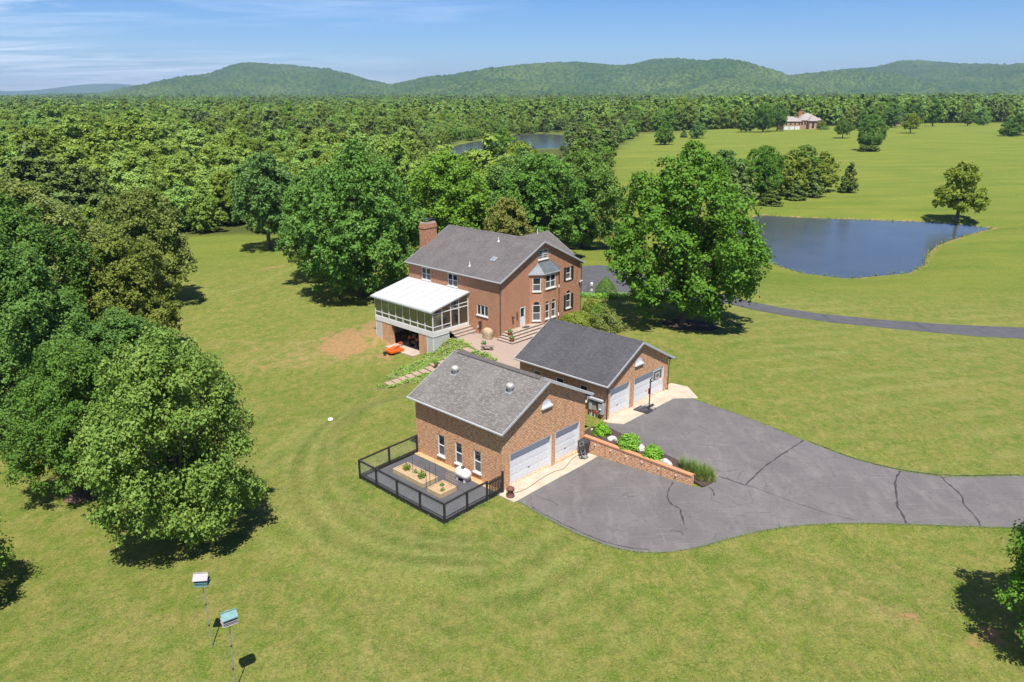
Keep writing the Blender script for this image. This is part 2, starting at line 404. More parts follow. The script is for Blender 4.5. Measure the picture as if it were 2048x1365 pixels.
LEAF = {
 "maple_near": leaf_mat("leaf_maple_near", (.062,.118,.016), (.150,.200,.034), var=.08),
 "maple": leaf_mat("leaf_maple", (.046,.112,.015), (.096,.176,.028), var=.12),
 "dark": leaf_mat("leaf_dark", (.046,.102,.022), (.096,.158,.036), var=.15),
 "olive": leaf_mat("leaf_olive", (.074,.098,.018), (.160,.165,.042), var=.12),
 "lime": leaf_mat("leaf_lime", (.062,.135,.012), (.135,.215,.020), var=.1),
 "mid": leaf_mat("leaf_mid", (.054,.108,.017), (.112,.168,.032), var=.25),
 "wood": leaf_mat("leaf_wood", (.082,.146,.021), (.172,.222,.040), var=.6),
 "wood2": leaf_mat("leaf_wood_olive", (.108,.166,.021), (.196,.238,.046), var=.4),
 "conifer": leaf_mat("leaf_conifer", (.056,.088,.022), (.108,.134,.036), trans=.14, var=.3),
 "yellow": leaf_mat("leaf_yellow", (.17,.21,.010), (.33,.34,.02), var=.05),
 "hedge": leaf_mat("leaf_hedge", (.105,.135,.012), (.185,.205,.028), var=.05),
 "bright": leaf_mat("leaf_bright", (.085,.190,.012), (.165,.300,.030), var=.08),
 "cover": leaf_mat("leaf_ground_cover", (.100,.160,.030), (.220,.270,.080), var=.05),
 "flower": leaf_mat("leaf_tan_flower", (.105,.120,.028), (.200,.170,.060), var=.05),
 "reed": leaf_mat("leaf_reed", (.180,.170,.070), (.330,.280,.150), var=.1),
 "tuft": leaf_mat("leaf_lawn_tuft", (.060,.095,.016), (.150,.165,.045), var=.05),
 "ograss": leaf_mat("leaf_tall_grass", (.070,.130,.030), (.170,.205,.070), var=.05),
}
# ------------------------------------------------------------------ the lie of the land
TH = 0.8168
CT, ST = math.cos(TH), math.sin(TH)
G1O = (-0.6323, 44.2552, 0.0)      # near-left wall corner of the lower garage
G2O = (7.0977, 53.1678, 1.1017)    # near-left wall corner of the upper garage
HOO = (-1.1588, 72.5438, 1.2343)   # near-left wall corner of the house
def frame(o, u, v, z=0.0):
    return (o[0] + u*CT - v*ST, o[1] + u*ST + v*CT, o[2] + z)
def L1(u, v, z): p = frame(G1O, u, v); return (p[0], p[1], z)
def L2(u, v, z): p = frame(G2O, u, v); return (p[0], p[1], z)
def LH(u, v, z): p = frame(HOO, u, v); return (p[0], p[1], z)

C_ALL = [(-80,-60,-3),(0,-60,-2.5),(80,-60,-1.5),(0,0,-1.8),(-30,10,-2),(30,10,-.3),(0,22,-.9),
 (-14.3,30.3,-.7),(-6,33,-.4),(12,30,-.05),(25,30,.35),(45,28,.7),(60,40,1.0),(33,44.4,.9),(30,39.7,.8),(21.5,40.4,.65),
 (25.4,45,.8),(90,40,1),(90,80,-.8),
 L1(-9,3,-.4),L1(-9,-5,-.45),L1(-8,12,-.5),L1(-2.5,12.5,-.2),L1(-5.2,-.3,-.06),L1(-5.3,8.3,-.1),
 (-22,41,-1.2),(-30,47,-1.8),(-40,58,-2),(-60,60,-2.6),(-100,50,-4),(-28,80,-1.5),(-43,134,-2),(-63,154,-2.5),(-70,100,-2.8),
 LH(-5.2,9,-.7),LH(-5.2,6.8,-.7),LH(-5.2,11.3,-.7),LH(-5.2,13.8,-.2),LH(-5.2,4.6,-.3),LH(-10,9,-1.0),LH(-16,12,-1.5),LH(-5,17,-.2),LH(0,15.5,.3),LH(-3,20,-.3),LH(6,20,.4),
 LH(-2.6,3.4,1.12),LH(-2.9,1.25,1.16),LH(0,0,1.18),LH(-1,3,1.18),LH(-4.4,-2.6,1.1),LH(-3,-5.2,1.1),LH(-1,-4,1.15),LH(3,-3,1.15),LH(-8,2,-.2),
 L2(0,9.2,1.1),L2(3,4,1.1),L2(9,9,1.0),L2(8.5,4,1.03),
 LH(6,-1.5,1.16),LH(13,0,1.15),LH(13,14,1.0),LH(6,14.5,.8),LH(6,6,1.15),
 (25,60,.85),(40,60,.4),(55,60,.2),(19.7,81.6,.5),(30,93,-.4),(29,89,-.35),(40,86,-.55),(57,81,-.7),
 (10,100,.95),(9,91,1.05),(14,107,.8),(20,98,.35),(0,115,.4),(-20,115,-.8),
 (43,129,-2.4),(46,118,-2.4),(60,112,-2.2),(80,120,-2.2),(100,130,-1.8),(105,165,-2.3),(75,180,-2.6),(55,185,-2.6),(35,150,-2.2),
 (130,200,-1.2),(100,250,-1.0),(170,370,.2),(200,470,1.2),(300,560,.5),(100,420,-1.5),(60,300,-2.5),(30,200,-2.5),(0,160,-2),
 (0,350,-5),(10,540,-6),(-120,300,-5),(-200,200,-5),(-300,500,-6),(300,300,1),(400,800,-4),(0,1000,-8),(-600,1000,-9),
 (600,1000,-6),(-400,100,-6),(500,100,0),(2000,3000,-14),(-2000,3000,-14),(0,3000,-14),(0,12000,-40),(6000,9000,-40),(-6000,9000,-40),(-4000,0,-20),(4000,0,-12),(0,-2000,-10)]
C_LOW = [L1(-.5,-.5,0),L1(0,8.5,0),L1(-2.5,4,0),L1(4,4,0),L1(4,-1,0),L1(4,-4,0),(4.76,38.41,-.02),(7.74,37.29,.1),(10.69,37.9,.25),(16,40,.45),
 L1(8.2,-8.9,.48),L1(8.1,-6.5,.33),L1(8.1,-4,.17),L1(8.1,-1.2,0),L1(8,4,0),L1(8.3,-11.5,.62)]
C_UP = [(4.76,38.41,-.02),(7.74,37.29,.1),(10.69,37.9,.25),(16,40,.45),
 L2(0,-.6,1.08),L2(8.3,-.3,1.08),L2(10,-1,1.04),(14,57.9,1.0),(20.8,49.7,.93),L1(8.7,-.5,1.08),L1(8.7,4,1.1),L1(8.7,8.5,1.1),L1(8.7,-4.5,1.0),L1(8.7,-7,.88),L1(8.9,-9.2,.66),L1(8.9,-11.5,.64),
 L2(4,-6,1.0),L2(-1.5,4,1.1),L2(-1.2,0,1.08),L1(4,4,1.0),L1(0,8.5,.2),L1(-2.5,4,0)]
def rbf_fit(P, c=3.0, lam=1e-4):
    P = np.array(P, float); XY = P[:, :2]; n = len(P)
    d = np.sqrt(((XY[:, None]-XY[None])**2).sum(-1) + c*c)
    A = np.zeros((n+1, n+1)); A[:n, :n] = d - lam*np.eye(n); A[:n, n] = 1; A[n, :n] = 1
    w = np.linalg.solve(A, np.append(P[:, 2], 0))
    return XY, w, c
def rbf_eval(m, x, y):
    XY, w, c = m; out = np.full(x.shape, w[-1])
    for (a, b), k in zip(XY, w[:-1]): out = out + k*np.sqrt((x-a)**2 + (y-b)**2 + c*c)
    return out
RL, RU = rbf_fit(C_ALL + C_LOW), rbf_fit(C_ALL + C_UP)
def sst(a, b, x):
    t = np.clip((x-a)/(b-a), 0, 1); return t*t*(3-2*t)
POND = [(58,178),(66,174.5),(76,172),(90.5,168.5),(97,164.5),(101,160),(95,155.5),(84,146),(79,141),(73,133),(68.5,125),(63,119),(52,115.3),(46,119),(43,128),(42,140),(46,158),(51,172)]
POND2 = [(-38,425),(-30,470),(-14,520),(2,560),(18,575),(42,570),(44,500),(40,455),(30,435),(10,430),(-10,412),(-24,396),(-36,405)]
def poly_sd(x, y, P):
    P = np.array(P, float); n = len(P); d = np.full(x.shape, 1e9); ins = np.zeros(x.shape, bool)
    for i in range(n):
        a, b = P[i], P[(i+1) % n]; e = b-a; wx, wy = x-a[0], y-a[1]
        t = np.clip((wx*e[0]+wy*e[1])/(e@e), 0, 1)
        d = np.minimum(d, np.hypot(wx-t*e[0], wy-t*e[1]))
        c = ((a[1] <= y) != (b[1] <= y)) & (x < (b[0]-a[0])*(y-a[1])/((b[1]-a[1]) or 1e-9)+a[0])
        ins ^= c
    return np.where(ins, -d, d)
WATER, WATER2 = -3.0, -6.0
def upper_z(x, y): return rbf_eval(RU, np.asarray(x, float), np.asarray(y, float))
def ground_z(x, y):
    x = np.atleast_1d(np.asarray(x, float)); y = np.atleast_1d(np.asarray(y, float))
    lo, up = rbf_eval(RL, x, y), rbf_eval(RU, x, y)
    du, dv = x-G1O[0], y-G1O[1]; u = du*CT+dv*ST; v = -du*ST+dv*CT
    wid = 0.12 + 0.9*sst(8.5, 14, v) + 1.5*sst(-9.0, -13, v)
    k = sst(-wid, wid, u-(8.45+.5*sst(.5, -.2, v)))
    h = lo*(1-k) + up*k
    du, dv = x-HOO[0], y-HOO[1]; hu = du*CT+dv*ST; hv = -du*ST+dv*CT
    car = sst(-6.6, -5.4, hu)*sst(.6, .2, hu)*sst(6.0, 6.7, hv)*sst(11.9, 11.3, hv)
    h = h*(1-car) + np.minimum(h, -.73)*car
    for P, wz, sl in ((POND, WATER, .13), (POND2, WATER2, .05)):
        sd = poly_sd(x, y, P); t = wz + np.clip(sd*sl, -1.5, 3)
        k = sst(14, 3, sd) if P is POND else sst(40, 8, sd)
        h = h*(1-k) + t*k
    return h
def vnoise(x, y, s, seed):
    r = np.random.default_rng(seed).random((256, 256)); X, Y = x/s, y/s
    i, j = np.floor(X).astype(int), np.floor(Y).astype(int); fx, fy = X-i, Y-j; fx, fy = fx*fx*(3-2*fx), fy*fy*(3-2*fy)
    g = lambda a, b: r[a % 256, b % 256]
    return (g(i,j)*(1-fx)+g(i+1,j)*fx)*(1-fy)+(g(i,j+1)*(1-fx)+g(i+1,j+1)*fx)*fy
# ------------------------------------------------------------------ ground sheet
def axis(lo, hi, step, far_lo, far_hi, mid=(0,0), mstep=1.4, g=1.13):
    a = list(np.arange(lo, hi+1e-6, step))
    x, s = hi, mstep
    while x < far_hi:
        x += s; a.append(x)
        if x > mid[1]: s *= g
    x, s = lo, mstep
    while x > far_lo:
        x -= s; a.insert(0, x)
        if x < mid[0]: s *= g
    return np.array(a)
GX = axis(-36, 36, .4, -14000, 14000, (-110, 130))
GY = axis(24, 100, .4, -2500, 14000, (10, 190))
XX, YY = np.meshgrid(GX, GY)
ZZ = ground_z(XX.ravel(), YY.ravel())
xf, yf = XX.ravel(), YY.ravel()
nx, ny = len(GX), len(GY)
ii = np.arange(nx*ny).reshape(ny, nx)
GF = np.stack([ii[:-1,:-1].ravel(), ii[:-1,1:].ravel(), ii[1:,1:].ravel(), ii[1:,:-1].ravel()], 1)
def uvh(o): du, dv = xf-o[0], yf-o[1]; return du*CT+dv*ST, -du*ST+dv*CT
OPEN = [(-300,-300),(-75,-20),(-62,40),(-54,75),(-58,110),(-67,147.6),(-53.7,149),(-41.2,146),(-20,128),(0,132),(14,150),(21.6,160),(27.5,201),(37.8,284),(45.8,357),(92,547),(138,552),(172,560),(241,575),(341,622),(422,658),(900,760),(900,-300)]
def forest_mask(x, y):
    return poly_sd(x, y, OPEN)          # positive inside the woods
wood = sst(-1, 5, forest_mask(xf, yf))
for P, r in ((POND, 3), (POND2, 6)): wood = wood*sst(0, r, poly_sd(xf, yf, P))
meadow = np.maximum(sst(88, 112, yf)*sst(-30, -12, xf - .1*yf + 10), sst(100, 135, yf)*.8)
meadow = np.maximum(meadow, sst(60, 100, xf)*sst(70, 95, yf))
# stripes left by the mower, running round the fenced yard and along the drive
u1, v1 = uvh(G1O)
qx, qy = np.abs(u1-1.5)-6.2, np.abs(v1-3.5)-5.5
sd = np.hypot(np.maximum(qx,0), np.maximum(qy,0)) + np.minimum(np.maximum(qx,qy),0)
wob = .5*np.sin(xf*.23+yf*.11)+.35*np.sin(yf*.31-xf*.17)
st = .5+.5*np.sin(2*np.pi*(sd+wob)/2.1)
irr = sst(.25, .7, vnoise(xf+500, yf+500, 4.5, 61))*(.35+.65*vnoise(xf+900, yf+900, 1.4, 62))
mow = irr*1.1*sst(.50, .95, st)*sst(.6, 2, sd)*sst(10, 5, sd)*sst(3, -4, u1)*(.75+.25*np.sin(xf*.5)*np.sin(yf*.4))
s2_ = .5+.5*np.sin(2*np.pi*(xf*.35-yf*.94+2*np.sin(xf*.06))/3.2)
mow = np.maximum(mow, .6*irr*sst(.55, .95, s2_)*sst(40, 50, yf)*sst(17, 24, xf)*(1-meadow))
s3_ = .5+.5*np.sin(2*np.pi*(xf*.80+yf*.6+1.2*np.sin(yf*.2))/3.6)
mow = np.maximum(mow, .38*irr*sst(.5, .95, s3_)*sst(42, 36, yf)*sst(-30, -12, xf))
dark = .7*irr*sst(.55, .0, st)*sst(.8, 2.5, sd)*sst(13, 6, sd)*sst(3, -4, u1) + .28*irr*sst(.5, 0, s3_)*sst(42, 36, yf)
def near_line(P, w):
    d = np.full_like(xf, 1e9)
    P = smooth_line_np(P)
    for a, b in zip(P[:-1], P[1:]):
        e = b-a; t_ = np.clip(((xf-a[0])*e[0]+(yf-a[1])*e[1])/(e@e), 0, 1); d = np.minimum(d, np.hypot(xf-a[0]-t_*e[0], yf-a[1]-t_*e[1]))
    return np.exp(-(d/w)**2)
def smooth_line_np(P, it=2):
    P = [np.array(p, float) for p in P]
    for _ in range(it):
        Q = [P[0]]
        for a, b in zip(P[:-1], P[1:]): Q += [.75*a+.25*b, .25*a+.75*b]
        P = Q+[P[-1]]
    return P
# wheel tracks of the mower
tn = .45+.75*vnoise(xf+300, yf+300, 2.2, 71)
T1 = [(-54.1,113.6),(-45.6,105.6),(-39.8,101.3),(-36.8,104.9),(-34.9,112.9),(-32.9,123.1)]
T2 = [(-7.5,61.2),(-10.5,60.6),(-13.5,59.0),(-14.9,54.2),(-14.5,49.0),(-12.9,44.0),(-10.4,40.5),(-7.7,38.5),(-5.0,37.6),(0,37.2)]
T3 = [(94,155),(84,143),(75,132),(70,121),(71,113),(82,108),(110,104)]
for T, w, k in ((T1,.7,.75),(T2,.42,1.0),([(x+1.3,y+.9) for x, y in T2],.36,.9),([(x-1.5,y-1.0) for x, y in T2],.5,.8),([(x-3.2,y-2.2) for x, y in T2],.6,.6),(T3,.6,.7),([(x+2,y-1.5) for x, y in T3],.6,.6)):
    mow = np.maximum(mow, k*tn*near_line(T, w))
dark = np.maximum(dark, .9*tn*near_line([(x-.75,y-.5) for x, y in T2], .45)); dark = np.maximum(dark, .8*tn*near_line([(x+.65,y+.45) for x, y in T2], .4)); dark = np.maximum(dark, .75*tn*near_line([(x+1.6,y+1.3) for x, y in T2], .5))
soil = np.zeros_like(xf); dry = np.full_like(xf, .38)
def blob(x, y, rx, ry, a=0.0, k=1.0):
    c, s = math.cos(a), math.sin(a); du, dv = xf-x, yf-y
    return k*np.exp(-(((du*c+dv*s)/rx)**2 + ((-du*s+dv*c)/ry)**2))
for b in ((-17.6,77.2,3.2,4.4,.3,1.0),(-24.5,72.5,1.0,.8,0,.6),(-27.5,77.5,1.2,.7,.4,.55),(-10.5,75.5,1.2,2.4,.8,.9),(19.5,31.5,.7,.5,0,.6),(22.2,30.0,1.6,.9,.6,.62),(-21,72.5,1.4,.6,.2,.5),(-14.2,79.5,2.0,4.2,.5,1.0),(-12.6,77.5,1.8,3.0,.6,.9),(-13,73.5,2.2,2.0,.2,.62),(-20,80,2.4,2.0,0,.35),(-37.3,118.4,3.4,1.5,1.0,.62),(-32,79.8,1.6,1.2,0,.38),(-22.6,82.5,2.4,1.3,0,.38),(-11.2,76,1.6,2.6,.8,.7)):
    soil = np.maximum(soil, blob(*b))
for b in ((-20,76,12,7,.2,1),(-30,80,8,3,0,.7),(-2.2,41.6,1.3,.9,0,.8),(17.5,33,6,4,0,.7),(-18,33,9,4,.3,.55),(-12,42,2,6,.5,.5),(26,31,4,2.5,.5,.8),(24,56,9,2.5,-.5,.45),(-5,30,9,2,0,.5),(38,62,10,6,0,.5),(-38,115,8,5,.4,.6),(30,70,8,4,.3,.35)):
    dry = np.maximum(dry, blob(*b))
shore = poly_sd(xf, yf, POND); soil = np.maximum(soil, .55*sst(1.6, .6, shore)*sst(-3, -.5, shore)); dry = np.maximum(dry, .7*sst(7, 1, shore)*sst(-3, 0, shore))
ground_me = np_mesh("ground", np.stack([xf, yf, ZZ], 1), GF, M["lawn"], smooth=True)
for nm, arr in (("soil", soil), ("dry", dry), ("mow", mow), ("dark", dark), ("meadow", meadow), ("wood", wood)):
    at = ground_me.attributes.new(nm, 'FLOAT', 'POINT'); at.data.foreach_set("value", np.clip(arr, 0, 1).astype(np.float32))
setp(link("ground", ground_me), "wide green lawn and meadow around the brick house and garages", "lawn", kind="structure")

def gz(x, y): return float(ground_z(x, y)[0])
def resample(P, step, closed=True):
    out = []; n = len(P)
    for i in range(n if closed else n-1):
        a, b = np.array(P[i][:2]), np.array(P[(i+1) % n][:2]); k = max(1, int(np.hypot(*(b-a))/step))
        out += [tuple(a+(b-a)*j/k) for j in range(k)]
    if not closed: out.append(tuple(P[-1][:2]))
    return out
def smooth_line(P, it=2):
    for _ in range(it):
        Q = [P[0]]
        for a, b in zip(P[:-1], P[1:]): Q += [tuple(.75*np.array(a)+.25*np.array(b)), tuple(.25*np.array(a)+.75*np.array(b))]
        P = Q+[P[-1]]
    return P
def sheet(name, poly, mat, up=.05, step=.8, skirt=.25, zfun=None, parent=None):
    """a slab draped over the ground inside an outline, with a skirt down into the earth"""
    B = resample(poly, step); Pb = np.array(B)
    x0, y0 = Pb.min(0); x1, y1 = Pb.max(0)
    gx, gy = np.meshgrid(np.arange(x0, x1, step), np.arange(y0, y1, step)); gx, gy = gx.ravel(), gy.ravel()
    gx = gx + rng.uniform(-.1, .1, gx.shape)*step
    keep = poly_sd(gx, gy, B) < -.4*step
    pts = [Vector(p) for p in B] + [Vector(p) for p in zip(gx[keep], gy[keep])]
    nb = len(B)
    vo, eo, fo, *_ = geometry.delaunay_2d_cdt(pts, [(i, (i+1) % nb) for i in range(nb)], [], 1, 1e-4)
    xs, ys = np.array([v.x for v in vo]), np.array([v.y for v in vo])
    zs = (zfun(xs, ys) if zfun else ground_z(xs, ys)) + up
    V = [tuple(p) for p in zip(xs, ys, zs)]; F = [tuple(f) for f in fo]
    from collections import Counter
    cnt = Counter()
    for f in F:
        for i in range(len(f)): cnt[frozenset((f[i], f[(i+1) % len(f)]))] += 1
    low = {}
    def dn(i):
        if i not in low: V.append((V[i][0], V[i][1], V[i][2]-up-skirt)); low[i] = len(V)-1
        return low[i]
    for f in list(F):
        for i in range(len(f)):
            a, b = f[i], f[(i+1) % len(f)]
            if cnt[frozenset((a, b))] == 1: F.append((b, a, dn(a), dn(b)))
    me = bpy.data.meshes.new(name); me.from_pydata(V, [], F); add_uv(me); me.materials.append(mat); me.update()
    return link(name, me, None, parent)

LOW_EDGE = [(.20,43.05),(.49,42.96),(2.28,40.82),(4.77,38.44),(6.36,37.49),(7.71,37.15),(9.2,37.2),(10.59,37.53),(13.12,38.51),(15.69,39.31),(18.2,39.55),(20.98,39.42),(29.42,38.53),(45,37.6),(70,38)]
UP_EDGE = [(70,44.5),(45,44.4),(33.25,44.62),(30,44.5),(28.42,44.56),(27.25,44.8),(25.61,45.45),(23.02,47.17),(20.84,49.84),(18.12,53.67),(15.75,56.45),(14.5,57.6)]
BED_EDGE = [(6.55,52.5),(7.0,51.97),(7.83,50.85),(8.91,49.16),(10.2,47.89),(11.28,46.7),(12.59,46.1),(13.32,45.0),(13.05,44.2),(12.2,43.75)]
def xy(p): return (p[0], p[1])
drive_poly = smooth_line(LOW_EDGE) + smooth_line(UP_EDGE) + [xy(L2(7.2,-1.42,0)), xy(L2(.23,-1.46,0)), xy(L2(-.45,-.5,0))] + smooth_line(BED_EDGE, 1) + [xy(L1(8.2,-9.1,0)), xy(L1(8.2,-1.5,0)), xy(L1(-.5,-1.5,0))]
drive = setp(sheet("driveway", drive_poly, M["asphalt"], .03, .7), "grey asphalt driveway joining both garages, crossed by dark crack seams", "driveway", kind="structure")
def strip(name, P, w, mat, parent, up=.036, jitter=.35, step=.25):
    P = resample(smooth_line(P, 2), step, False); A = np.array(P); V, F = [], []
    for i, p in enumerate(A):
        d = A[min(i+1, len(A)-1)]-A[max(i-1, 0)]; d = d/(np.hypot(*d)+1e-9); nrm = np.array((-d[1], d[0]))
        ww = w*.5*(1+jitter*math.sin(i*1.7)+jitter*random.uniform(-1, 1)); p = p+nrm*random.uniform(-.03, .03)
        for s in (-1, 1):
            q = p+nrm*s*ww; V.append((q[0], q[1], gz(*q)+up))
    F = [(2*i, 2*i+1, 2*i+3, 2*i+2) for i in range(len(A)-1)]
    me = bpy.data.meshes.new(name); me.from_pydata(V, [], F); add_uv(me); me.materials.append(mat)
    return link(name, me, None, parent)
CR = [([(20.84,49.84),(18.77,47.9),(16.87,46.1),(14.88,43.72)],.13),([(14.88,43.75),(13.5,45.0)],.10),([(10.49,44.7),(9.92,43.55),(9.71,42.65),(9.91,41.89),(10.3,41.5),(10.21,40.83),(10.19,39.76)],.12),
 ([(9.3,39.28),(9.83,39.03),(9.94,38.72)],.07),([(25.61,45.4),(24.97,44.65),(24.27,43.38),(23.75,41.87),(23.35,41.2),(23.3,40.48),(23.01,39.27)],.15),
 ([(27.86,44.6),(27.8,43.28),(27.95,42.36),(27.4,41.19),(27.4,40.07),(27.12,38.82)],.12),([(12.61,43.7),(12.75,43.16),(12.63,42.62)],.09),([(15.04,43.72),(17.15,41.92),(19.03,40.42),(20.34,39.7)],.05),
 ([(1.2,42.35),(2.4,41.0),(4.9,38.65),(6.4,37.8),(7.7,37.45)],.09),([(1.9,43.4),(2.6,43.0),(2.9,42.5)],.06),([(21.2,49.7),(23.2,47.2),(25.8,45.5),(28.4,44.7),(33,44.75)],.10)]
for P, w in CR: strip("crack_seam", P, w*.78, M["seal"], drive)

# turning circle and lane beyond the house, road past the big maple
circle_poly = [(5.5,88),(8.3,89.7),(10.6,90.0),(12.7,91.0),(16,91.5),(22,91.6),(28.4,90.2),(29.4,93.0),(26,96),(20,100),(16.5,105),(13.5,108.2),(10,107.2),(6,104.5),(2,101),(-1,97),(0,92)]
setp(sheet("turning_circle", smooth_line(circle_poly+circle_poly[:1], 1)[:-1], M["asphalt_new"], .03, 1.2), "dark asphalt turning circle behind the brick house", "driveway", kind="structure")
ra = [(26.5,93.3),(29.42,92.7),(32.64,90.1),(36.53,87.4),(42.58,85.1),(49.78,83.4),(57.63,82.5),(75,82.3),(110,84)]
rb = [(110,79.5),(75,77.2),(57,77.3),(50,78.4),(43,80.7),(36.2,83.3),(31.5,86.5),(28.4,89.0),(26,91)]
setp(sheet("lane", ra+rb, M["asphalt_new"], .03, 1.3), "narrow asphalt lane running right past the pond", "lane", kind="structure")
strip("crack_seam", [(36.7,87.3),(36.5,85.2),(36.9,83.1)], .12, M["seal"], bpy.data.objects["lane"])
strip("crack_seam", [(46.2,84.2),(45.6,82),(46.6,79.6)], .12, M["seal"], bpy.data.objects["lane"])

# aprons, yard pad, patio, beds
setp(sheet("lower_apron", [xy(L1(-.5,-1.5,0)), xy(L1(8.2,-1.5,0)), xy(L1(8.2,.05,0)), xy(L1(-.5,.05,0))], M["concrete"], .05, .6), "pale concrete apron before the lower garage doors", "apron", kind="structure")
setp(sheet("upper_apron", [xy(L2(-.35,-.4,0)), xy(L2(.23,-1.46,0)), xy(L2(7.2,-1.42,0)), (14.3,57.6), (15.1,57.7), (14.75,60.0), (13.5,60.7), xy(L2(8.2,.6,0)), xy(L2(8.2,.05,0)), xy(L2(-.35,.05,0))], M["concrete"], .05, .5), "pale concrete apron before the upper garage doors", "apron", kind="structure")
setp(sheet("fenced_yard_pad", [xy(L1(-5.05,-.05,0)), xy(L1(0,-.05,0)), xy(L1(0,8.3,0)), xy(L1(-5.05,8.3,0))], M["asphalt_new"], .04, .6), "dark asphalt pad inside the black fence", "yard", kind="structure")
setp(sheet("soil_margin", [xy(L1(-.42,0,0)), xy(L1(.02,0,0)), xy(L1(.02,8.4,0)), xy(L1(-.42,8.4,0))], plain("orange_soil", (.40,.26,.13), .95, .2, 3, bump=.4), .06, .4), "orange soil margin along the lower garage side wall", "soil", kind="structure")
patio_poly = [xy(LH(.03,.03,0)), xy(LH(0,4.4,0)), xy(LH(-2.75,4.4,0)), (-5.4,72.6), (-3.7,70.2), (-2.9,68.6), (-1.7,66.6), (-.5,64.9), (.9,63.2), (2.0,62.2), xy(L2(-.05,7,0)), xy(L2(-.05,9.6,0)), xy(L2(6,9.6,0)), xy(LH(6.5,-.9,0)), xy(LH(4,-.03,0))]
setp(sheet("patio", patio_poly, M["paving"], .06, .7), "tan paver patio between the house and the garages", "patio", kind="structure")
setp(sheet("shrub_bed", smooth_line(BED_EDGE, 1)+[xy(L1(8.6,-8.9,0)), xy(L1(8.6,.3,0)), xy(L1(9.9,.5,0))], M["mulch"], .05, .5, .9, upper_z), "dark mulch bed behind the brick retaining wall", "bed", kind="structure")
def ring(cx, cy, rx, ry, n=28, a=0): return [(cx+rx*math.cos(2*math.pi*k/n)*(1+.06*math.sin(5*k))*math.cos(a)-ry*math.sin(2*math.pi*k/n)*math.sin(a), cy+rx*math.cos(2*math.pi*k/n)*math.sin(a)+ry*math.sin(2*math.pi*k/n)*(1+.05*math.sin(3*k))) for k in range(n)]
setp(sheet("mulch_ring", ring(19.3, 79.3, 3.0, 2.2), M["mulch"], .04, .7), "dark mulch ring under the big maple right of the house", "mulch", kind="structure")
setp(sheet("mulch_ring", ring(-29.6, 46.9, 1.2, 1.0), plain("brown_mulch", (.12,.075,.055), .95, .3, 6, bump=.6), .04, .4), "small brown mulch ring under the second maple at left", "mulch", kind="structure")

# water
def water(name, P, z, label):
    c = np.mean(P, 0); Q = [tuple(c+(np.array(p)-c)*1.10) for p in P]
    me = bpy.data.meshes.new(name); me.from_pydata([(x, y, z) for x, y in Q], [], [tuple(range(len(Q)))]); me.materials.append(M["water"])
    setp(link(name, me), label, "pond", kind="structure")
water("pond", POND, WATER, "blue rippled pond in the mown meadow at right")
water("far_pond", POND2, WATER2, "distant grey blue pond among the woods behind the house")

# ------------------------------------------------------------------ hills
SKY = [(-900,176),(-500,170),(-250,182),(0,191),(100,187),(200,186),(300,166),(370,152),(420,150),(480,138),(520,134),(580,133),(660,137),(700,147),(740,161),(785,170),(820,163),(860,154),(905,150),(960,140),(1000,135),(1060,131),(1150,127),(1240,133),(1262,131),(1300,121),(1340,118),(1400,122),(1480,137),(1530,147),(1578,154),(1620,148),(1680,141),(1740,138),(1790,128),(1830,126),(1900,130),(1980,131),(2048,129),(2300,136),(2600,126),(3000,150)]
sx = np.array([a for a, b in SKY], float); sy = np.array([b for a, b in SKY], float)
na = 1500; NS = 110
az_px = np.linspace(-900, 3000, na)
tanaz = (az_px-1024)/1534.29/(math.cos(math.radians(18.15))+math.sin(math.radians(18.15))*math.tan(math.radians(18.15)))
crest_d = 4600+500*np.sin(az_px*.0043)+350*np.sin(az_px*.011+1)
slope = (179.5-np.interp(az_px, sx, sy))/1534.29*math.cos(math.radians(18.15))**2
HV = []
ss = np.concatenate([np.linspace(0, 1, NS-10), np.linspace(1.03, 1.45, 10)])
hx, hy, hz_ = [], [], []
for s in ss:
    d = 2500+(crest_d-2500)*s
    yy = d; xx = tanaz*d
    zc = 24.8+slope*crest_d
    prof = np.where(s <= 1, sst(0, 1, np.full(na, s))**.9*.55+.45*s, 1-(s-1)*1.1)
    spur = (vnoise(xx, yy, 520, 3)-.5)*150*math.sin(math.pi*min(1, s))**.8 + (vnoise(xx, yy, 190, 5)-.5)*48*math.sin(math.pi*min(1, s))
    z = -20+(zc+20)*prof+spur*np.clip((zc+20)/180, .15, 1)+(vnoise(xx, yy, 13, 9)-.5)*16*(1 if s > .02 else 0)
    hx.append(xx); hy.append(yy+(vnoise(xx, yy, 60, 12)-.5)*25); hz_.append(z)
hx, hy, hz_ = np.array(hx).ravel(), np.array(hy).ravel(), np.array(hz_).ravel()
hi = np.arange(na*len(ss)).reshape(len(ss), na)
HF = np.stack([hi[:-1,:-1].ravel(), hi[:-1,1:].ravel(), hi[1:,1:].ravel(), hi[1:,:-1].ravel()], 1)
hill_me = np_mesh("hills", np.stack([hx, hy, hz_], 1), HF, M["hill"])
fld = np.zeros(len(hx))
for (fx_, fy_, rx_, ry_) in ((-560,2760,110,26),(-480,3050,60,60),(330,2700,90,22),(640,2640,170,26),(1900,2700,300,40),(2100,2900,240,50),(-930,3300,60,70)):
    fld = np.maximum(fld, np.exp(-(((hx-fx_)/rx_)**2+((hy-fy_)/ry_)**2)*1.5) > .42)
a_ = hill_me.attributes.new("field", 'FLOAT', 'POINT'); a_.data.foreach_set("value", fld.astype(np.float32))
setp(link("hills", hill_me), "long wooded hills along the horizon", "hills", kind="structure")
mx_ = np.linspace(-9000, 2500, 120); mz_ = 60+38*np.sin(mx_*.0011+1)+26*np.sin(mx_*.0029)
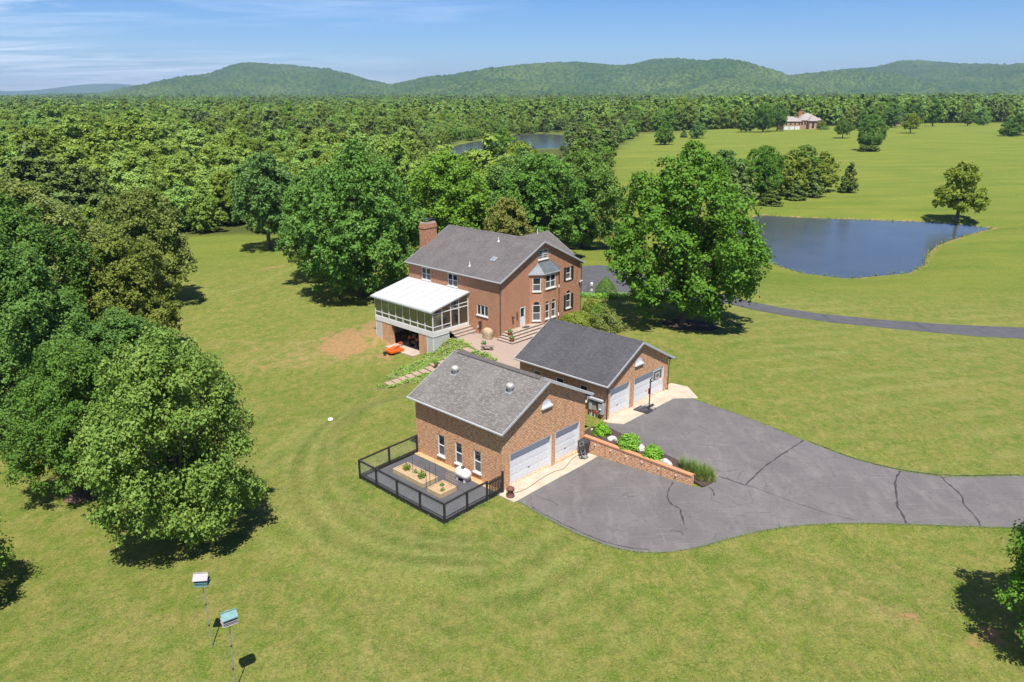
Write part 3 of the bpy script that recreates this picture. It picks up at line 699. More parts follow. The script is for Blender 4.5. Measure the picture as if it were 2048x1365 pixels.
mvv = np.concatenate([np.stack([mx_, np.full(120, 10800.), np.full(120, -40.)], 1), np.stack([mx_, np.full(120, 11600.), mz_], 1), np.stack([mx_, np.full(120, 12600.), np.full(120, -40.)], 1)])
mi = np.arange(360).reshape(3, 120)
setp(link("far_mountain", np_mesh("far_mountain", mvv, np.stack([mi[:-1,:-1].ravel(), mi[:-1,1:].ravel(), mi[1:,1:].ravel(), mi[1:,:-1].ravel()], 1), M["hill"], True)), "faint blue mountain beyond the left end of the hills", "mountain", kind="structure")
# ------------------------------------------------------------------ building kit
def wall_face(mb, P, outer, holes=(), depth=.10):
    """a wall sheet with openings and their reveals; outer and holes are lists of (a, z)"""
    loops = [[Vector((a, z, 0)) for a, z in outer]] + [[Vector((a, z, 0)) for a, z in h] for h in holes]
    flat = [p for l in loops for p in l]
    tris = geometry.tessellate_polygon(loops)
    mb.add([P(p.x, p.y, 0) for p in flat], tris)
    for h in holes:
        n = len(h)
        for i in range(n):
            (a, z), (b, w) = h[i], h[(i+1) % n]
            mb.quad(P(a, z, 0), P(b, w, 0), P(b, w, -depth), P(a, z, -depth))
def rect(a0, a1, z0, z1): return [(a0, z0), (a1, z0), (a1, z1), (a0, z1)]
def arch(a0, a1, z0, z1, n=10, rise=None):
    """z1 is the springing line"""
    c, r = (a0+a1)/2, (a1-a0)/2; h = r if rise is None else rise
    return [(a0, z0), (a1, z0)] + [(c+r*math.cos(math.pi*k/n), z1+h*math.sin(math.pi*k/n)) for k in range(n+1)]
def inset(poly, t):
    c = (sum(p[0] for p in poly)/len(poly), sum(p[1] for p in poly)/len(poly))
    a0, a1 = min(p[0] for p in poly), max(p[0] for p in poly); z0, z1 = min(p[1] for p in poly), max(p[1] for p in poly)
    fx, fz = (a1-a0-2*t)/(a1-a0), (z1-z0-2*t)/(z1-z0); m, k = (a0+a1)/2, (z0+z1)/2
    return [(m+(p[0]-m)*fx, k+(p[1]-k)*fz) for p in poly]
def window(parent, P, a0, a1, z0, z1, archd=False, mull=1, rail=True, grid=None, sill=True, rec=.06, t=.065, panes=("pane", "pane_g"), brick_arch=None):
    """frame mesh with its own panes and sill; mull = number of sashes side by side"""
    out = arch(a0, a1, z0, z1) if archd else rect(a0, a1, z0, z1)
    inn = inset(out, t); mb = MB(); n = len(out)
    for i in range(n):
        j = (i+1) % n
        mb.quad(P(*out[i], -rec+.03), P(*out[j], -rec+.03), P(*inn[j], -rec+.03), P(*inn[i], -rec+.03))
        mb.quad(P(*inn[i], -rec+.03), P(*inn[j], -rec+.03), P(*inn[j], -rec-.03), P(*inn[i], -rec-.03))
    w = (a1-a0)/mull; zm = (z0+z1)/2
    for k in range(1, mull): mb.pbox(P, a0+k*w-.05, a0+k*w+.05, z0+t, z1-(0 if archd else t), -rec-.02, -rec+.028)
    if rail: mb.pbox(P, a0+t, a1-t, zm-.03, zm+.03, -rec-.02, -rec+.02)
    if archd: mb.pbox(P, a0+t, a1-t, z1-.03, z1+.03, -rec-.02, -rec+.025)
    if grid:
        for s in range(mull):
            b0, b1 = a0+s*w+t, a0+(s+1)*w-t
            for c in range(1, grid[0]): x = b0+(b1-b0)*c/grid[0]; mb.pbox(P, x-.012, x+.012, z0+t, z1-t, -rec-.01, -rec+.012)
            for r in range(1, grid[1]): z = z0+t+(z1-z0-2*t)*r/grid[1]; mb.pbox(P, b0, b1, z-.012, z+.012, -rec-.01, -rec+.011)
    win = mb.build("window", M["white"], parent, recalc=False)
    for s in range(mull):
        b0, b1 = a0+s*w, a0+(s+1)*w
        if rail:
            MB().quad(P(b0,zm,-rec-.015), P(b1,zm,-rec-.015), P(b1,z1,-rec-.015), P(b0,z1,-rec-.015)).build("pane", M[panes[0]], win, recalc=False)
            MB().quad(P(b0,z0,-rec-.012), P(b1,z0,-rec-.012), P(b1,zm,-rec-.012), P(b0,zm,-rec-.012)).build("pane", M[panes[1]], win, recalc=False)
        else:
            MB().quad(P(b0,z0,-rec-.012), P(b1,z0,-rec-.012), P(b1,z1,-rec-.012), P(b0,z1,-rec-.012)).build("pane", M[panes[0]], win, recalc=False)
    if archd:
        hp = [p for p in inn if p[1] >= z1-1e-6]
        MB().quad(*[P(a, z, -rec-.014) for a, z in [(a0, z1), (a1, z1)] + hp]).build("pane", M[panes[0]], win, recalc=False)
    if sill: MB().pbox(P, a0-.06, a1+.06, z0-.10, z0-.003, -.05, .09).build("sill", M["white"], win)
    if archd and brick_arch:
        ra = MB(); c, r = (a0+a1)/2, (a1-a0)/2
        for k in range(12):
            x0, x1 = math.pi*k/12+.012, math.pi*(k+1)/12-.012
            q = lambda rr, x, d: P(c+rr*math.cos(x), z1+rr*math.sin(x), d)
            ra.hexa([q(r+.01,x0,-.02),q(r+.16,x0,-.02),q(r+.16,x1,-.02),q(r+.01,x1,-.02),q(r+.01,x0,.018),q(r+.16,x0,.018),q(r+.16,x1,.018),q(r+.01,x1,.018)])
        ra.build("arch_bricks", M["rowlock"], win)
    return win
def gable_roof(parent, W, L, he, rise, oe, og, mat, th=.14):
    """he: height of the roof edge, both eaves along v; ridge above W/2"""
    m = W/2; z1 = he+rise; mb = MB()
    for s in (-1, 1):
        e = m+s*(m+oe)
        mb.hexa([(e,-og,he-th),(m,-og,z1-th),(m,L+og,z1-th),(e,L+og,he-th),(e,-og,he),(m,-og,z1),(m,L+og,z1),(e,L+og,he)])
    roof = mb.build("roof", mat, parent)
    cap = MB()
    for s in (-1, 1):
        dz = -.22*rise/(m+oe); cap.quad((m,-og-.01,z1+.022),(m,L+og+.01,z1+.022),(m+s*.22,L+og+.01,z1+dz+.018),(m+s*.22,-og-.01,z1+dz+.018))
    cap.build("ridge_cap", mat, roof, recalc=False)
    return roof
def roof_trim(parent, W, L, he, rise, oe, og, gut="gutter", rake="trim"):
    m = W/2; z1 = he+rise
    for s in (-1, 1):                                     # gutters along both eaves
        e = m+s*(m+oe); g = MB(); a, b = (e-.10, e+.0) if s < 0 else (e, e+.10)
        g.box(a, b, -og-.06, L+og+.06, he-.115, he-.025); g.build("gutter", M[gut], parent)
        f = MB(); i0, i1 = (e, 0) if s < 0 else (W, e)    # soffit boards
        f.box(min(i0,i1)+.004, max(i0,i1)-.004, -og+.01, L+og-.01, he-.185, he-.145); f.build("soffit", M["trim"], parent)
    for v in (-og-.035, L+og):                            # rake boards on both gables
        for s in (-1, 1):
            e = m+s*(m+oe); r = MB()
            r.hexa([(e,v,he-.19),(m,v,z1-.19),(m,v+.035,z1-.19),(e,v+.035,he-.19),(e,v,he-.003),(m,v,z1-.003),(m,v+.035,z1-.003),(e,v+.035,he-.003)])
            r.build("rake_board", M[rake], parent)
    # lined underside of the rakes
    for s in (-1, 1):
        e = m+s*(m+oe)
        MB().hexa([(e,-og,he-.20),(m,-og,z1-.20),(m,.0,z1-.20),(e,.0,he-.20),(e,-og,he-.146),(m,-og,z1-.146),(m,0,z1-.146),(e,0,he-.146)]).build("rake_soffit", M["trim"], parent)
def gable_outer(W, he, rise, oe, zb, th=.14):
    s = rise/(W/2+oe); zw = he-th+oe*s-.005
    return [(0, zb), (W, zb), (W, zw), (W/2, he+rise-th-.005), (0, zw)], zw
def PG(v=0.0): return lambda a, z, d: (a, v-d, z)            # wall facing -v
def PB(v): return lambda a, z, d: (a, v+d, z)                # wall facing +v
def PL(u=0.0): return lambda a, z, d: (u-d, a, z)            # wall facing -u
def PR(u): return lambda a, z, d: (u+d, a, z)                # wall facing +u
PANEL = {}
def garage_door(parent, P, a0, a1, z0, z1, cols, rows=4, rec=.24):
    mb = MB(); h = (z1-z0)/rows
    for r in range(rows):
        mb.pbox(P, a0, a1, z0+r*h+.006, z0+(r+1)*h-.006, -rec-.05, -rec)
    d = mb.build("garage_door", M["door_white"], parent)
    MB().pbox(P, a0, a1, z0, z1, -rec-.07, -rec-.045).build("backing", M["grey_box"], d)
    w = (a1-a0)/cols
    o = P(0,0,0); ax = Vector(P(1,0,0))-Vector(o); nx_ = Vector(P(0,0,1))-Vector(o)
    key = (round(w,3), round(h,3), tuple(ax), tuple(nx_))
    for r in range(rows):
        for c in range(cols):
            if key not in PANEL:
                Q = lambda a, z, dd: tuple(ax*a+nx_*dd+Vector((0,0,z)))
                m = MB(); i0, i1, j0, j1 = .07, w-.07, .085, h-.085; b = .022
                lo = [Q(i0,j0,.001),Q(i1,j0,.001),Q(i1,j1,.001),Q(i0,j1,.001)]; hi_ = [Q(i0+b,j0+b,.009),Q(i1-b,j0+b,.009),Q(i1-b,j1-b,.009),Q(i0+b,j1-b,.009)]
                m.add(lo+hi_, [(4,5,6,7),(0,1,5,4),(1,2,6,5),(2,3,7,6),(3,0,4,7)])
                PANEL[key] = m.mesh("panel", M["door_white"], recalc=False)
            link("panel", PANEL[key], None, d, P(a0+c*w, z0+r*h, -rec))
    MB().pbox(P, (a0+a1)/2-.10, (a0+a1)/2+.10, z0+h+.08, z0+h+.11, -rec, -rec+.05).build("handle", M["galv"], d)
    fr = MB(); fr.pbox(P, a0-.001, a0+.06, z0, z1, -rec+.002, -.01); fr.pbox(P, a1-.06, a1+.001, z0, z1, -rec+.002, -.01); fr.pbox(P, a0+.06, a1-.06, z1-.06, z1+.001, -rec+.002, -.01)
    fr.build("door_jamb", M["white"], d)
    return d
def fan_window(parent, P, c, z, r):
    out = [(c+r*math.cos(math.pi*k/12), z+r*math.sin(math.pi*k/12)) for k in range(13)]
    inn = [(c+(r-.07)*math.cos(math.pi*k/12), z+.04+(r-.07)*math.sin(math.pi*k/12)*.95) for k in range(13)]
    mb = MB()
    for i in range(12):
        mb.quad(P(*out[i], .02), P(*out[i+1], .02), P(*inn[i+1], .02), P(*inn[i], .02))
        mb.quad(P(*out[i], -.04), P(*out[i+1], -.04), P(*out[i+1], .02), P(*out[i], .02))
    f = mb.build("fan_window", M["white"], parent, recalc=False)
    MB().quad(*[P(a, zz, .006) for a, zz in out]).build("pane", plain("fan_louvre", (.60,.64,.70), .4, .06), f, recalc=False)
    for k in (3, 6, 9):
        a = math.pi*k/12; x, y = math.cos(a), math.sin(a)
        MB().quad(P(c-.015*y, z+.02, .012), P(c+.015*y, z+.02, .012), P(c+(r-.05)*x+.015*y, z+(r-.05)*y, .012), P(c+(r-.05)*x-.015*y, z+(r-.05)*y, .012)).build("glazing_bar", M["white"], f, recalc=False)
    MB().pbox(P, c-r-.07, c+r+.07, z-.13, z-.002, -.05, .13).build("sill", M["white"], f)
    rb = MB()
    for k in range(14):
        x0, x1 = math.pi*k/14+.01, math.pi*(k+1)/14-.01
        q = lambda rr, x, d: P(c+rr*math.cos(x), z+rr*math.sin(x), d)
        rb.hexa([q(r+.005,x0,-.02),q(r+.13,x0,-.02),q(r+.13,x1,-.02),q(r+.005,x1,-.02),q(r+.005,x0,.016),q(r+.13,x0,.016),q(r+.13,x1,.016),q(r+.005,x1,.016)])
    rb.build("arch_bricks", M["rowlock"], f)
    return f

# ------------------------------------------------------------------ lower garage (28 ft square)
W, L, HE, RI, OE, OG = 8.54, 8.51, 4.349, 2.304, .37, .33
g1 = setp(empty("lower_garage", G1O, TH), "lower brick garage with mottled grey roof and two white doors beside the fenced yard", "garage")
D1 = ((.70,4.88), (5.27,7.96)); DH = 2.44
WIN1 = ((5.52,6.22,.58,2.15), (3.76,4.46,.58,2.15), (1.95,2.65,.58,2.15))
mb = MB(); out, zw = gable_outer(W, HE, RI, OE, -.6)
wall_face(mb, PG(), out, [rect(a, b, .05, DH) for a, b in D1], .3)
wall_face(mb, PL(), rect(0, L, -.6, zw), [rect(*w) for w in WIN1])
wall_face(mb, PB(L), out); wall_face(mb, PR(W), rect(0, L, -.6, zw))
mb.build("wall", M["brick_g"], g1, recalc=False)
roof = gable_roof(g1, W, L, HE, RI, OE, OG, M["sh_g1"])
roof_trim(g1, W, L, HE, RI, OE, OG)
garage_door(g1, PG(), *D1[0], .05, DH, 8); garage_door(g1, PG(), *D1[1], .05, DH, 4)
for w in WIN1: window(g1, PL(), *w)
fan_window(g1, PG(), 4.28, 4.72, .47)
rv = MB(); m = W/2
for s in (-1, 1): rv.hexa([(m,.45,HE+RI+.03),(m+s*.26,.45,HE+RI-.10),(m+s*.26,L-.1,HE+RI-.10),(m,L-.1,HE+RI+.03),(m,.45,HE+RI+.085),(m+s*.26,.45,HE+RI-.045),(m+s*.26,L-.1,HE+RI-.045),(m,L-.1,HE+RI+.085)])
rv.build("ridge_vent", plain("ridge_vent_shingle", (.085,.075,.072), .9, .2, 5), roof)
def roof_vent(parent, u, v, z):
    rvn = MB().lathe([(.17,-.12),(.17,.10),(.20,.14),(.27,.20),(.30,.32),(.27,.44),(.17,.52),(.03,.55)], (u, v, z), 16).build("roof_vent", M["vent"], parent, True)
    fl = MB(); s = RI/(W/2+OE)
    fl.hexa([(u-.26,v-.26,z-.26*s-.03),(u+.26,v-.26,z+.26*s-.03),(u+.26,v+.26,z+.26*s-.03),(u-.26,v+.26,z-.26*s-.03),(u-.26,v-.26,z-.26*s+.02),(u+.26,v-.26,z+.26*s+.02),(u+.26,v+.26,z+.26*s+.02),(u-.26,v+.26,z-.26*s+.02)])
    fl.build("flashing", M["galv"], rvn)
roof_vent(roof, 2.5, 7.0, HE+(2.5+OE)*RI/(W/2+OE)); roof_vent(roof, 2.6, 1.75, HE+(2.6+OE)*RI/(W/2+OE))
MB().tube([(-.03,L-.25,3.25),(-.06,L-.25,3.2)], .05, 8).build("wall_vent", M["white"], g1)

# ------------------------------------------------------------------ upper garage
W, L, HE, RI, OE, OG = 8.35, 8.85, 2.889, 2.392, .36, .27
g2 = setp(empty("upper_garage", G2O, TH), "upper brick garage with dark grey roof behind the basketball hoop", "garage")
D2 = ((.36,2.97), (3.54,7.76)); DH2 = 2.34
WIN2 = ((6.55,7.35,1.05,2.2), (4.2,5.0,1.05,2.2), (1.85,2.62,.95,2.2))
mb = MB(); out, zw = gable_outer(W, HE, RI, OE, -.6)
wall_face(mb, PG(), out, [rect(a, b, .03, DH2) for a, b in D2], .3)
wall_face(mb, PL(), rect(0, L, -.6, zw), [rect(*w) for w in WIN2])
wall_face(mb, PB(L), out); wall_face(mb, PR(W), rect(0, L, -.6, zw))
mb.build("wall", M["brick_g"], g2, recalc=False)
roof = gable_roof(g2, W, L, HE, RI, OE, OG, M["sh_g2"])
roof_trim(g2, W, L, HE, RI, OE, OG)
garage_door(g2, PG(), *D2[0], .03, DH2, 4); garage_door(g2, PG(), *D2[1], .03, DH2, 8)
for w in WIN2: window(g2, PL(), *w)
fan_window(g2, PG(), 4.02, 3.47, .48)
for u in (-.07, W+.07): MB().tube([(u,-.12,HE-.15),(u,-.10,HE-.45),(u+(.04 if u<0 else -.04),-.07,HE-.6),(u+(.04 if u<0 else -.04),-.07,.02)], .045, 6).build("downspout", M["brown"], g2)

# ------------------------------------------------------------------ house
W, L, HE, RI, OE, OG = 12.65, 13.84, 5.856, 3.165, .26, .28
ho = setp(empty("brick_house", HOO, TH), "two storey brick house with brown grey roof, tall chimney and metal topped bay", "house")
mb = MB(); out, zw = gable_outer(W, HE, RI, OE, -2.2)
WA = (10.26,11.70,4.23,5.55); WB = (6.08,7.56,4.23,5.55); WC = (1.68,3.28,1.92,3.0)
BAY = (4.32, 5.42, 7.78, 8.88, .95)      # wall start, front start, front end, wall end, depth
S2 = (10.12,10.92,4.27,5.57); S1 = (10.2,11.0,1.06,2.62); DO = (2.88,3.66,.66,2.62); AT = (5.62,7.18,7.10,8.10)
wall_face(mb, PL(), rect(0, L, -2.2, zw), [rect(*WA), rect(*WB), rect(*WC), rect(-.0+.0+9.2,10.0,.6,2.6)] if False else [rect(*WA), rect(*WB), rect(*WC)])
wall_face(mb, PG(), out, [rect(*S2), arch(*S1), rect(*DO), rect(*AT)])
wall_face(mb, PB(L), out); wall_face(mb, PR(W), rect(0, L, -2.2, zw))
mb.build("wall", M["brick"], ho, recalc=False)
roof = gable_roof(ho, W, L, HE, RI, OE, OG, M["sh_house"])
roof_trim(ho, W, L, HE, RI, OE, OG)
window(ho, PL(), *WA, mull=2, sill=True); window(ho, PL(), *WB, mull=2); window(ho, PL(), *WC, mull=3, rail=False, panes=("pane", "pane"))
window(ho, PG(), *S2); window(ho, PG(), *S1, archd=True, brick_arch=True); window(ho, PG(), *AT, mull=2, grid=(3, 4), rail=True, panes=("pane", "pane"))
for a0, a1, z0, z1 in ((9.76,10.08,4.10,5.62), (10.98,11.36,4.10,5.62), (9.84,10.16,.85,2.56), (11.05,11.43,.85,2.56)):
    s = MB(); s.pbox(PG(), a0, a1, z0, z1, .003, .035)
    sh = s.build("shutter", M["shutter"], ho); k = MB(); n = int((z1-z0-.2)/.075)
    for i in range(n): z = z0+.1+i*.075; k.hexa([(a0+.05,-.036,z),(a1-.05,-.036,z),(a1-.05,-.05,z+.05),(a0+.05,-.05,z+.05),(a0+.05,-.03,z+.01),(a1-.05,-.03,z+.01),(a1-.05,-.04,z+.06),(a0+.05,-.04,z+.06)])
    k.build("louvres", M["shutter"], sh)
# side door
d = MB().pbox(PG(), DO[0], DO[1], DO[2], DO[3], -.10, -.06).build("door", M["white"], ho)
MB().quad((DO[0]+.14,.058,1.62),(DO[1]-.14,.058,1.62),(DO[1]-.14,.058,2.50),(DO[0]+.14,.058,2.50)).build("pane", M["pane"], d, recalc=False)
MB().tube([(DO[1]-.09,.05,1.60),(DO[1]-.09,0,1.60)], .03, 8).build("handle", M["galv"], d)
fr = MB(); fr.pbox(PG(), DO[0]-.001, DO[0]+.07, DO[2], DO[3], -.058, .015); fr.pbox(PG(), DO[1]-.07, DO[1]+.001, DO[2], DO[3], -.058, .015); fr.pbox(PG(), DO[0]+.07, DO[1]-.07, DO[3]-.07, DO[3]+.001, -.058, .015); fr.build("door_frame", M["white"], d)
for u, z, w, h in ((1.70,1.72,.22,.34),): MB().lathe([(.06,0),(.10,.04),(.12,.24),(.07,.30),(.02,.36)], (u,-.16,z), 8).tube([(u,0,z+.3),(u,-.16,z+.34)], .02, 6).build("wall_lantern", M["brown"], ho)
MB().pbox(PG(), 2.36, 2.50, 1.55, 2.25, .003, .06).build("wall_plaque", M["brown"], ho)
# two storey bay with a standing seam roof
a0, a1, a2, a3, bd = BAY
def Pf(p, q):
    p, q = Vector((*p, 0)), Vector((*q, 0)); e = (q-p); ln = e.length; e.normalize(); n_ = Vector((e.y, -e.x, 0))
    return (lambda a, z, d: tuple(p+e*a+n_*d+Vector((0, 0, z)))), ln
faces = [((a0, .0), (a1, -bd)), ((a1, -bd), (a2, -bd)), ((a2, -bd), (a3, .0))]
bay = MB(); wins = []
for i, (p, q) in enumerate(faces):
    P, ln = Pf(p, q)
    if i == 1: hs = [(.16,1.72,4.22,5.62,2,False), (.14,.80,1.02,2.58,1,True), (1.12,1.80,1.02,2.58,1,True)]
    else: c = ln/2; hs = [(c-.42,c+.42,4.05,5.45,1,False), (c-.42,c+.42,.95,2.55,1,True)]
    if i == 1:
        s = ln/2.36; hs = [(x*s, y*s, *r) for x, y, *r in hs]; hs = [(hs[0][0]+.14, hs[0][1]+.14, *hs[0][2:])] + [(x+.12, y+.12, *r) for x, y, *r in hs[1:]]
    wall_face(bay, P, rect(0, ln, -.4, 5.86), [arch(x, y, z0, z1) if ar else rect(x, y, z0, z1) for x, y, z0, z1, m_, ar in hs])
    wins += [(P, h) for h in hs]
bay_o = bay.build("bay", M["brick"], ho, recalc=False)
for P, (x, y, z0, z1, m_, ar) in wins: window(ho, P, x, y, z0, z1, archd=ar, mull=m_, brick_arch=ar)
o_ = .16; e0, e1, e2, e3 = (a0-.22, .0), (a1-.07, -bd-o_), (a2+.07, -bd-o_), (a3+.22, .0)
r0, r1 = (a1+.22, 0), (a2-.22, 0)
zb, zt = 5.90, 6.82
br = MB(); br.quad((*e0, zb), (*e1, zb), (*r0, zt)); br.quad((*e1, zb), (*e2, zb), (*r1, zt), (*r0, zt)); br.quad((*e2, zb), (*e3, zb), (*r1, zt))
bro = br.build("bay_roof", M["metal_roof"], ho, recalc=False)
for k in range(1, 7):
    f = k/7; p = Vector((*e1, zb)).lerp(Vector((*e2, zb)), f); q = Vector((*r0, zt)).lerp(Vector((*r1, zt)), f)
    MB().tube([p+Vector((0,0,.015)), q+Vector((0,0,.015))], .018, 4).build("seam", M["metal_roof"], bro)
for k in range(1, 4):
    f = k/4
    p = Vector((*e0, zb)).lerp(Vector((*e1, zb)), f); q = Vector((*e0, zb)).lerp(Vector((*r0, zt)), min(1, f*1.0)) if False else Vector((*r0, zt))
    MB().tube([p+Vector((0,0,.012)), p.lerp(q, .93)+Vector((0,0,.012))], .016, 4).build("seam", M["metal_roof"], bro)
for p, q in ((e0, r0), (e1, r0), (e2, r1)): MB().tube([(p[0],p[1],zb+.02),(q[0],q[1],zt+.02)], .03, 5).build("hip_cap", M["metal_roof"], bro)
bf = MB()
for p, q in ((e0, e1), (e1, e2), (e2, e3)): bf.quad((*p, zb-.14), (*q, zb-.14), (*q, zb), (*p, zb))
bf.quad((*e0, zb-.138), (*e1, zb-.138), (*e2, zb-.138), (*e3, zb-.138)); bf.build("bay_cornice", M["trim"], ho, recalc=False)
# chimney on the far gable
ch = MB(); cu0, cu1 = 2.35, 4.22; cv0, cv1 = L+.004, L+.78
ch.box(cu0, cu1, cv0, cv1, -2.2, 9.55); cho = ch.build("chimney", M["brick"], ho)
MB().box(cu0-.05, cu1+.05, cv0-.05, cv1+.05, 9.06, 9.30).build("corbel", M["brick"], cho)
MB().box(cu0+.06, cu1-.06, cv0+.06, cv1-.06, 9.551, 9.72).build("chimney_crown", M["concrete_g"], cho)
cc_ = MB(); cc_.box(cu0+.2, cu1-.2, cv0+.1, cv1-.1, 9.95, 10.02)
for u, v in ((cu0+.3,cv0+.2),(cu1-.3,cv0+.2),(cu0+.3,cv1-.2),(cu1-.3,cv1-.2)): cc_.box(u-.03, u+.03, v-.03, v+.03, 9.72, 9.95)
cc_.build("chimney_cap", M["dark_metal"], cho)
# front wing, seen over the ridge
VW0, VW1, UW = 2.3, 10.3, 14.45; VM, ZR, ZE = 6.3, 8.22, 6.02
wg = MB(); wall_face(wg, PR(UW-.2), [(VW0+.25,-.6),(VW1-.25,-.6),(VW1-.25,ZE),(VM,ZR-.15),(VW0+.25,ZE)])
wall_face(wg, PG(VW0+.25), rect(W, UW-.2, -.6, ZE)); wall_face(wg, PB(VW1-.25), rect(W, UW-.2, -.6, ZE)); wg.build("wing_wall", M["brick"], ho, recalc=False)
wr = MB()
for s, ve in ((-1, VW0), (1, VW1)):
    uin = 6.35
    wr.hexa([(uin+ .0+ (W/2-.4 if False else 5.2),ve,ZE-.14),(UW,ve,ZE-.14),(UW,VM,ZR-.14),(7.9,VM,ZR-.14),(11.55,ve,ZE),(UW,ve,ZE),(UW,VM,ZR),(7.9,VM,ZR)])
wr.build("wing_roof", M["sh_house"], ho)
for s, ve in ((-1, VW0), (1, VW1)):
    MB().hexa([(UW,ve,ZE-.2),(UW,VM,ZR-.2),(UW+.04,VM,ZR-.2),(UW+.04,ve,ZE-.2),(UW,ve,ZE+.01),(UW,VM,ZR+.01),(UW+.04,VM,ZR+.01),(UW+.04,ve,ZE+.01)]).build("rake_board", M["trim"], ho)
# roof furniture
slo = RI/(W/2+OE)
def rz(u): return HE+(u+OE)*slo
for u, v in ((5.1,5.1), (1.0,5.25)):
    MB().tube([(u,v,rz(u)-.05),(u,v,rz(u)+.42)], .055, 8).lathe([(.14,-.06),(.12,.04),(.06,.10)], (u,v,rz(u)), 10).build("vent_pipe", M["white"], roof)
MB().tube([(12.3,6.0,8.1),(12.3,6.0,8.75)], .05, 8).build("vent_pipe", M["white"], roof)
sk = MB(); q = lambda u, v, d: (u-d*slo*.9, v, rz(u)+d)
sk.hexa([q(2.22,2.98,-.05),q(2.78,2.98,-.05),q(2.78,3.54,-.05),q(2.22,3.54,-.05),q(2.22,2.98,.09),q(2.78,2.98,.09),q(2.78,3.54,.09),q(2.22,3.54,.09)])
so = sk.build("skylight", M["trim"], roof)
MB().quad(q(2.28,3.04,.096),q(2.72,3.04,.096),q(2.72,3.48,.096),q(2.28,3.48,.096)).build("pane", plain("skylight_glass", (.16,.18,.20), .12, .2, 2), so, recalc=False)
for u, v, x0 in ((-.07,-.10,0), (W+.07,-.10,0)):
    MB().tube([(u,v,HE-.15),(u*.6 if u<0 else W+.05,-.07,HE-.5),(-.05 if u<0 else W+.05,-.07,-.1)], .05, 6).build("downspout", M["brown"], ho)
MB().tube([(8.93,-.08,5.7),(8.93,-.06,.1)], .045, 6).build("downspout", M["brown"], ho)
fl = MB(); fl.lathe([(.05,0),(.11,.10),(.12,.16)], (W-.25,-.16,3.55), 8); fl.lathe([(.05,0),(.11,.10),(.12,.16)], (W-.05,-.2,3.62), 8); fl.build("floodlight", M["white"], ho)
# hose reel and meter on the side wall
hr = MB(); hr.pbox(PL(), 2.62, 2.90, .55, 1.32, .003, .10); hr.tube([(-.16,2.76,1.2),(-.20,2.76,1.35),(-.16,2.60,1.40),(-.14,2.55,.9),(-.16,2.7,.6),(-.14,2.85,.8),(-.16,2.9,1.2)], .025, 6)
hr.build("hose_reel", M["brown"], ho)
MB().pbox(PL(), 3.05, 3.17, .55, .75, .003, .08).build("outlet_box", M["white"], ho)

# ------------------------------------------------------------------ sunroom over the tractor bay
sr = setp(empty("sunroom", frame(HOO, 0, 0, 0), TH), "white framed glass sunroom with pale flat roof raised on brick piers", "sunroom")
U0, V0, V1 = -4.88, 4.50, 13.80; ZF, ZB, ZT, ZH = .80, .30, 2.72, 3.98
ro = MB(); ro.hexa([(U0-.25,V0-.18,2.90),(.0,V0-.18,ZH),(.0,V1+.18,ZH),(U0-.25,V1+.18,2.90),(U0-.25,V0-.18,3.03),(.0,V0-.18,ZH+.13),(.0,V1+.18,ZH+.13),(U0-.25,V1+.18,3.03)])
rro = ro.build("roof", M["white_roof"], sr)
for k in range(1, 8):
    v = V0+(V1-V0)*k/8; MB().hexa([(U0-.2,v-.02,3.035),(-.02,v-.02,ZH+.135),(-.02,v+.02,ZH+.135),(U0-.2,v+.02,3.035),(U0-.2,v-.02,3.055),(-.02,v-.02,ZH+.155),(-.02,v+.02,ZH+.155),(U0-.2,v+.02,3.055)]).build("roof_seam", M["white_roof"], rro)
MB().box(U0-.37, U0-.25, V0-.2, V1+.2, 2.86, 3.0).build("gutter", M["trim"], sr)
MB().box(U0, U0+.12, V0, V1, ZB, ZF).build("floor_band", M["white"], sr)
MB().box(U0+.12, 0, V0, V0+.12, ZB, ZF).build("floor_band", M["white"], sr)
MB().box(U0+.12, 0, V1-.12, V1, ZB, ZF).build("floor_band", M["white"], sr)
MB().box(U0+.12, -.004, V0+.12, V1-.12, .62, .78).build("floor", M["deckfloor"], sr)
def slopez(u): return 2.90+(u-(U0-.25))/(-(U0-.25))*(ZH-2.90)
posts = [V1-.06-(V1-V0-.12)*k/8 for k in range(9)]
for k, v in enumerate(posts):
    MB().box(U0+.01, U0+.10, v-.045, v+.045, ZF, slopez(U0)-.02).build("post", M["white"], sr)
for z, h in ((ZF,.07), (1.27,.07), (ZT,.09)): MB().box(U0+.012, U0+.095, V0+.02, V1-.02, z, z+h).build("rail", M["white"], sr)
for k in range(8):
    a, b = posts[k+1], posts[k]
    for z0, z1 in ((ZF+.07,1.27), (1.34,ZT)): MB().quad((U0+.05,a,z0),(U0+.05,b,z0),(U0+.05,b,z1),(U0+.05,a,z1)).build("pane", M["glass"], sr, recalc=False)
us = [U0+.05, -3.62, -2.44, -1.34, -.06]
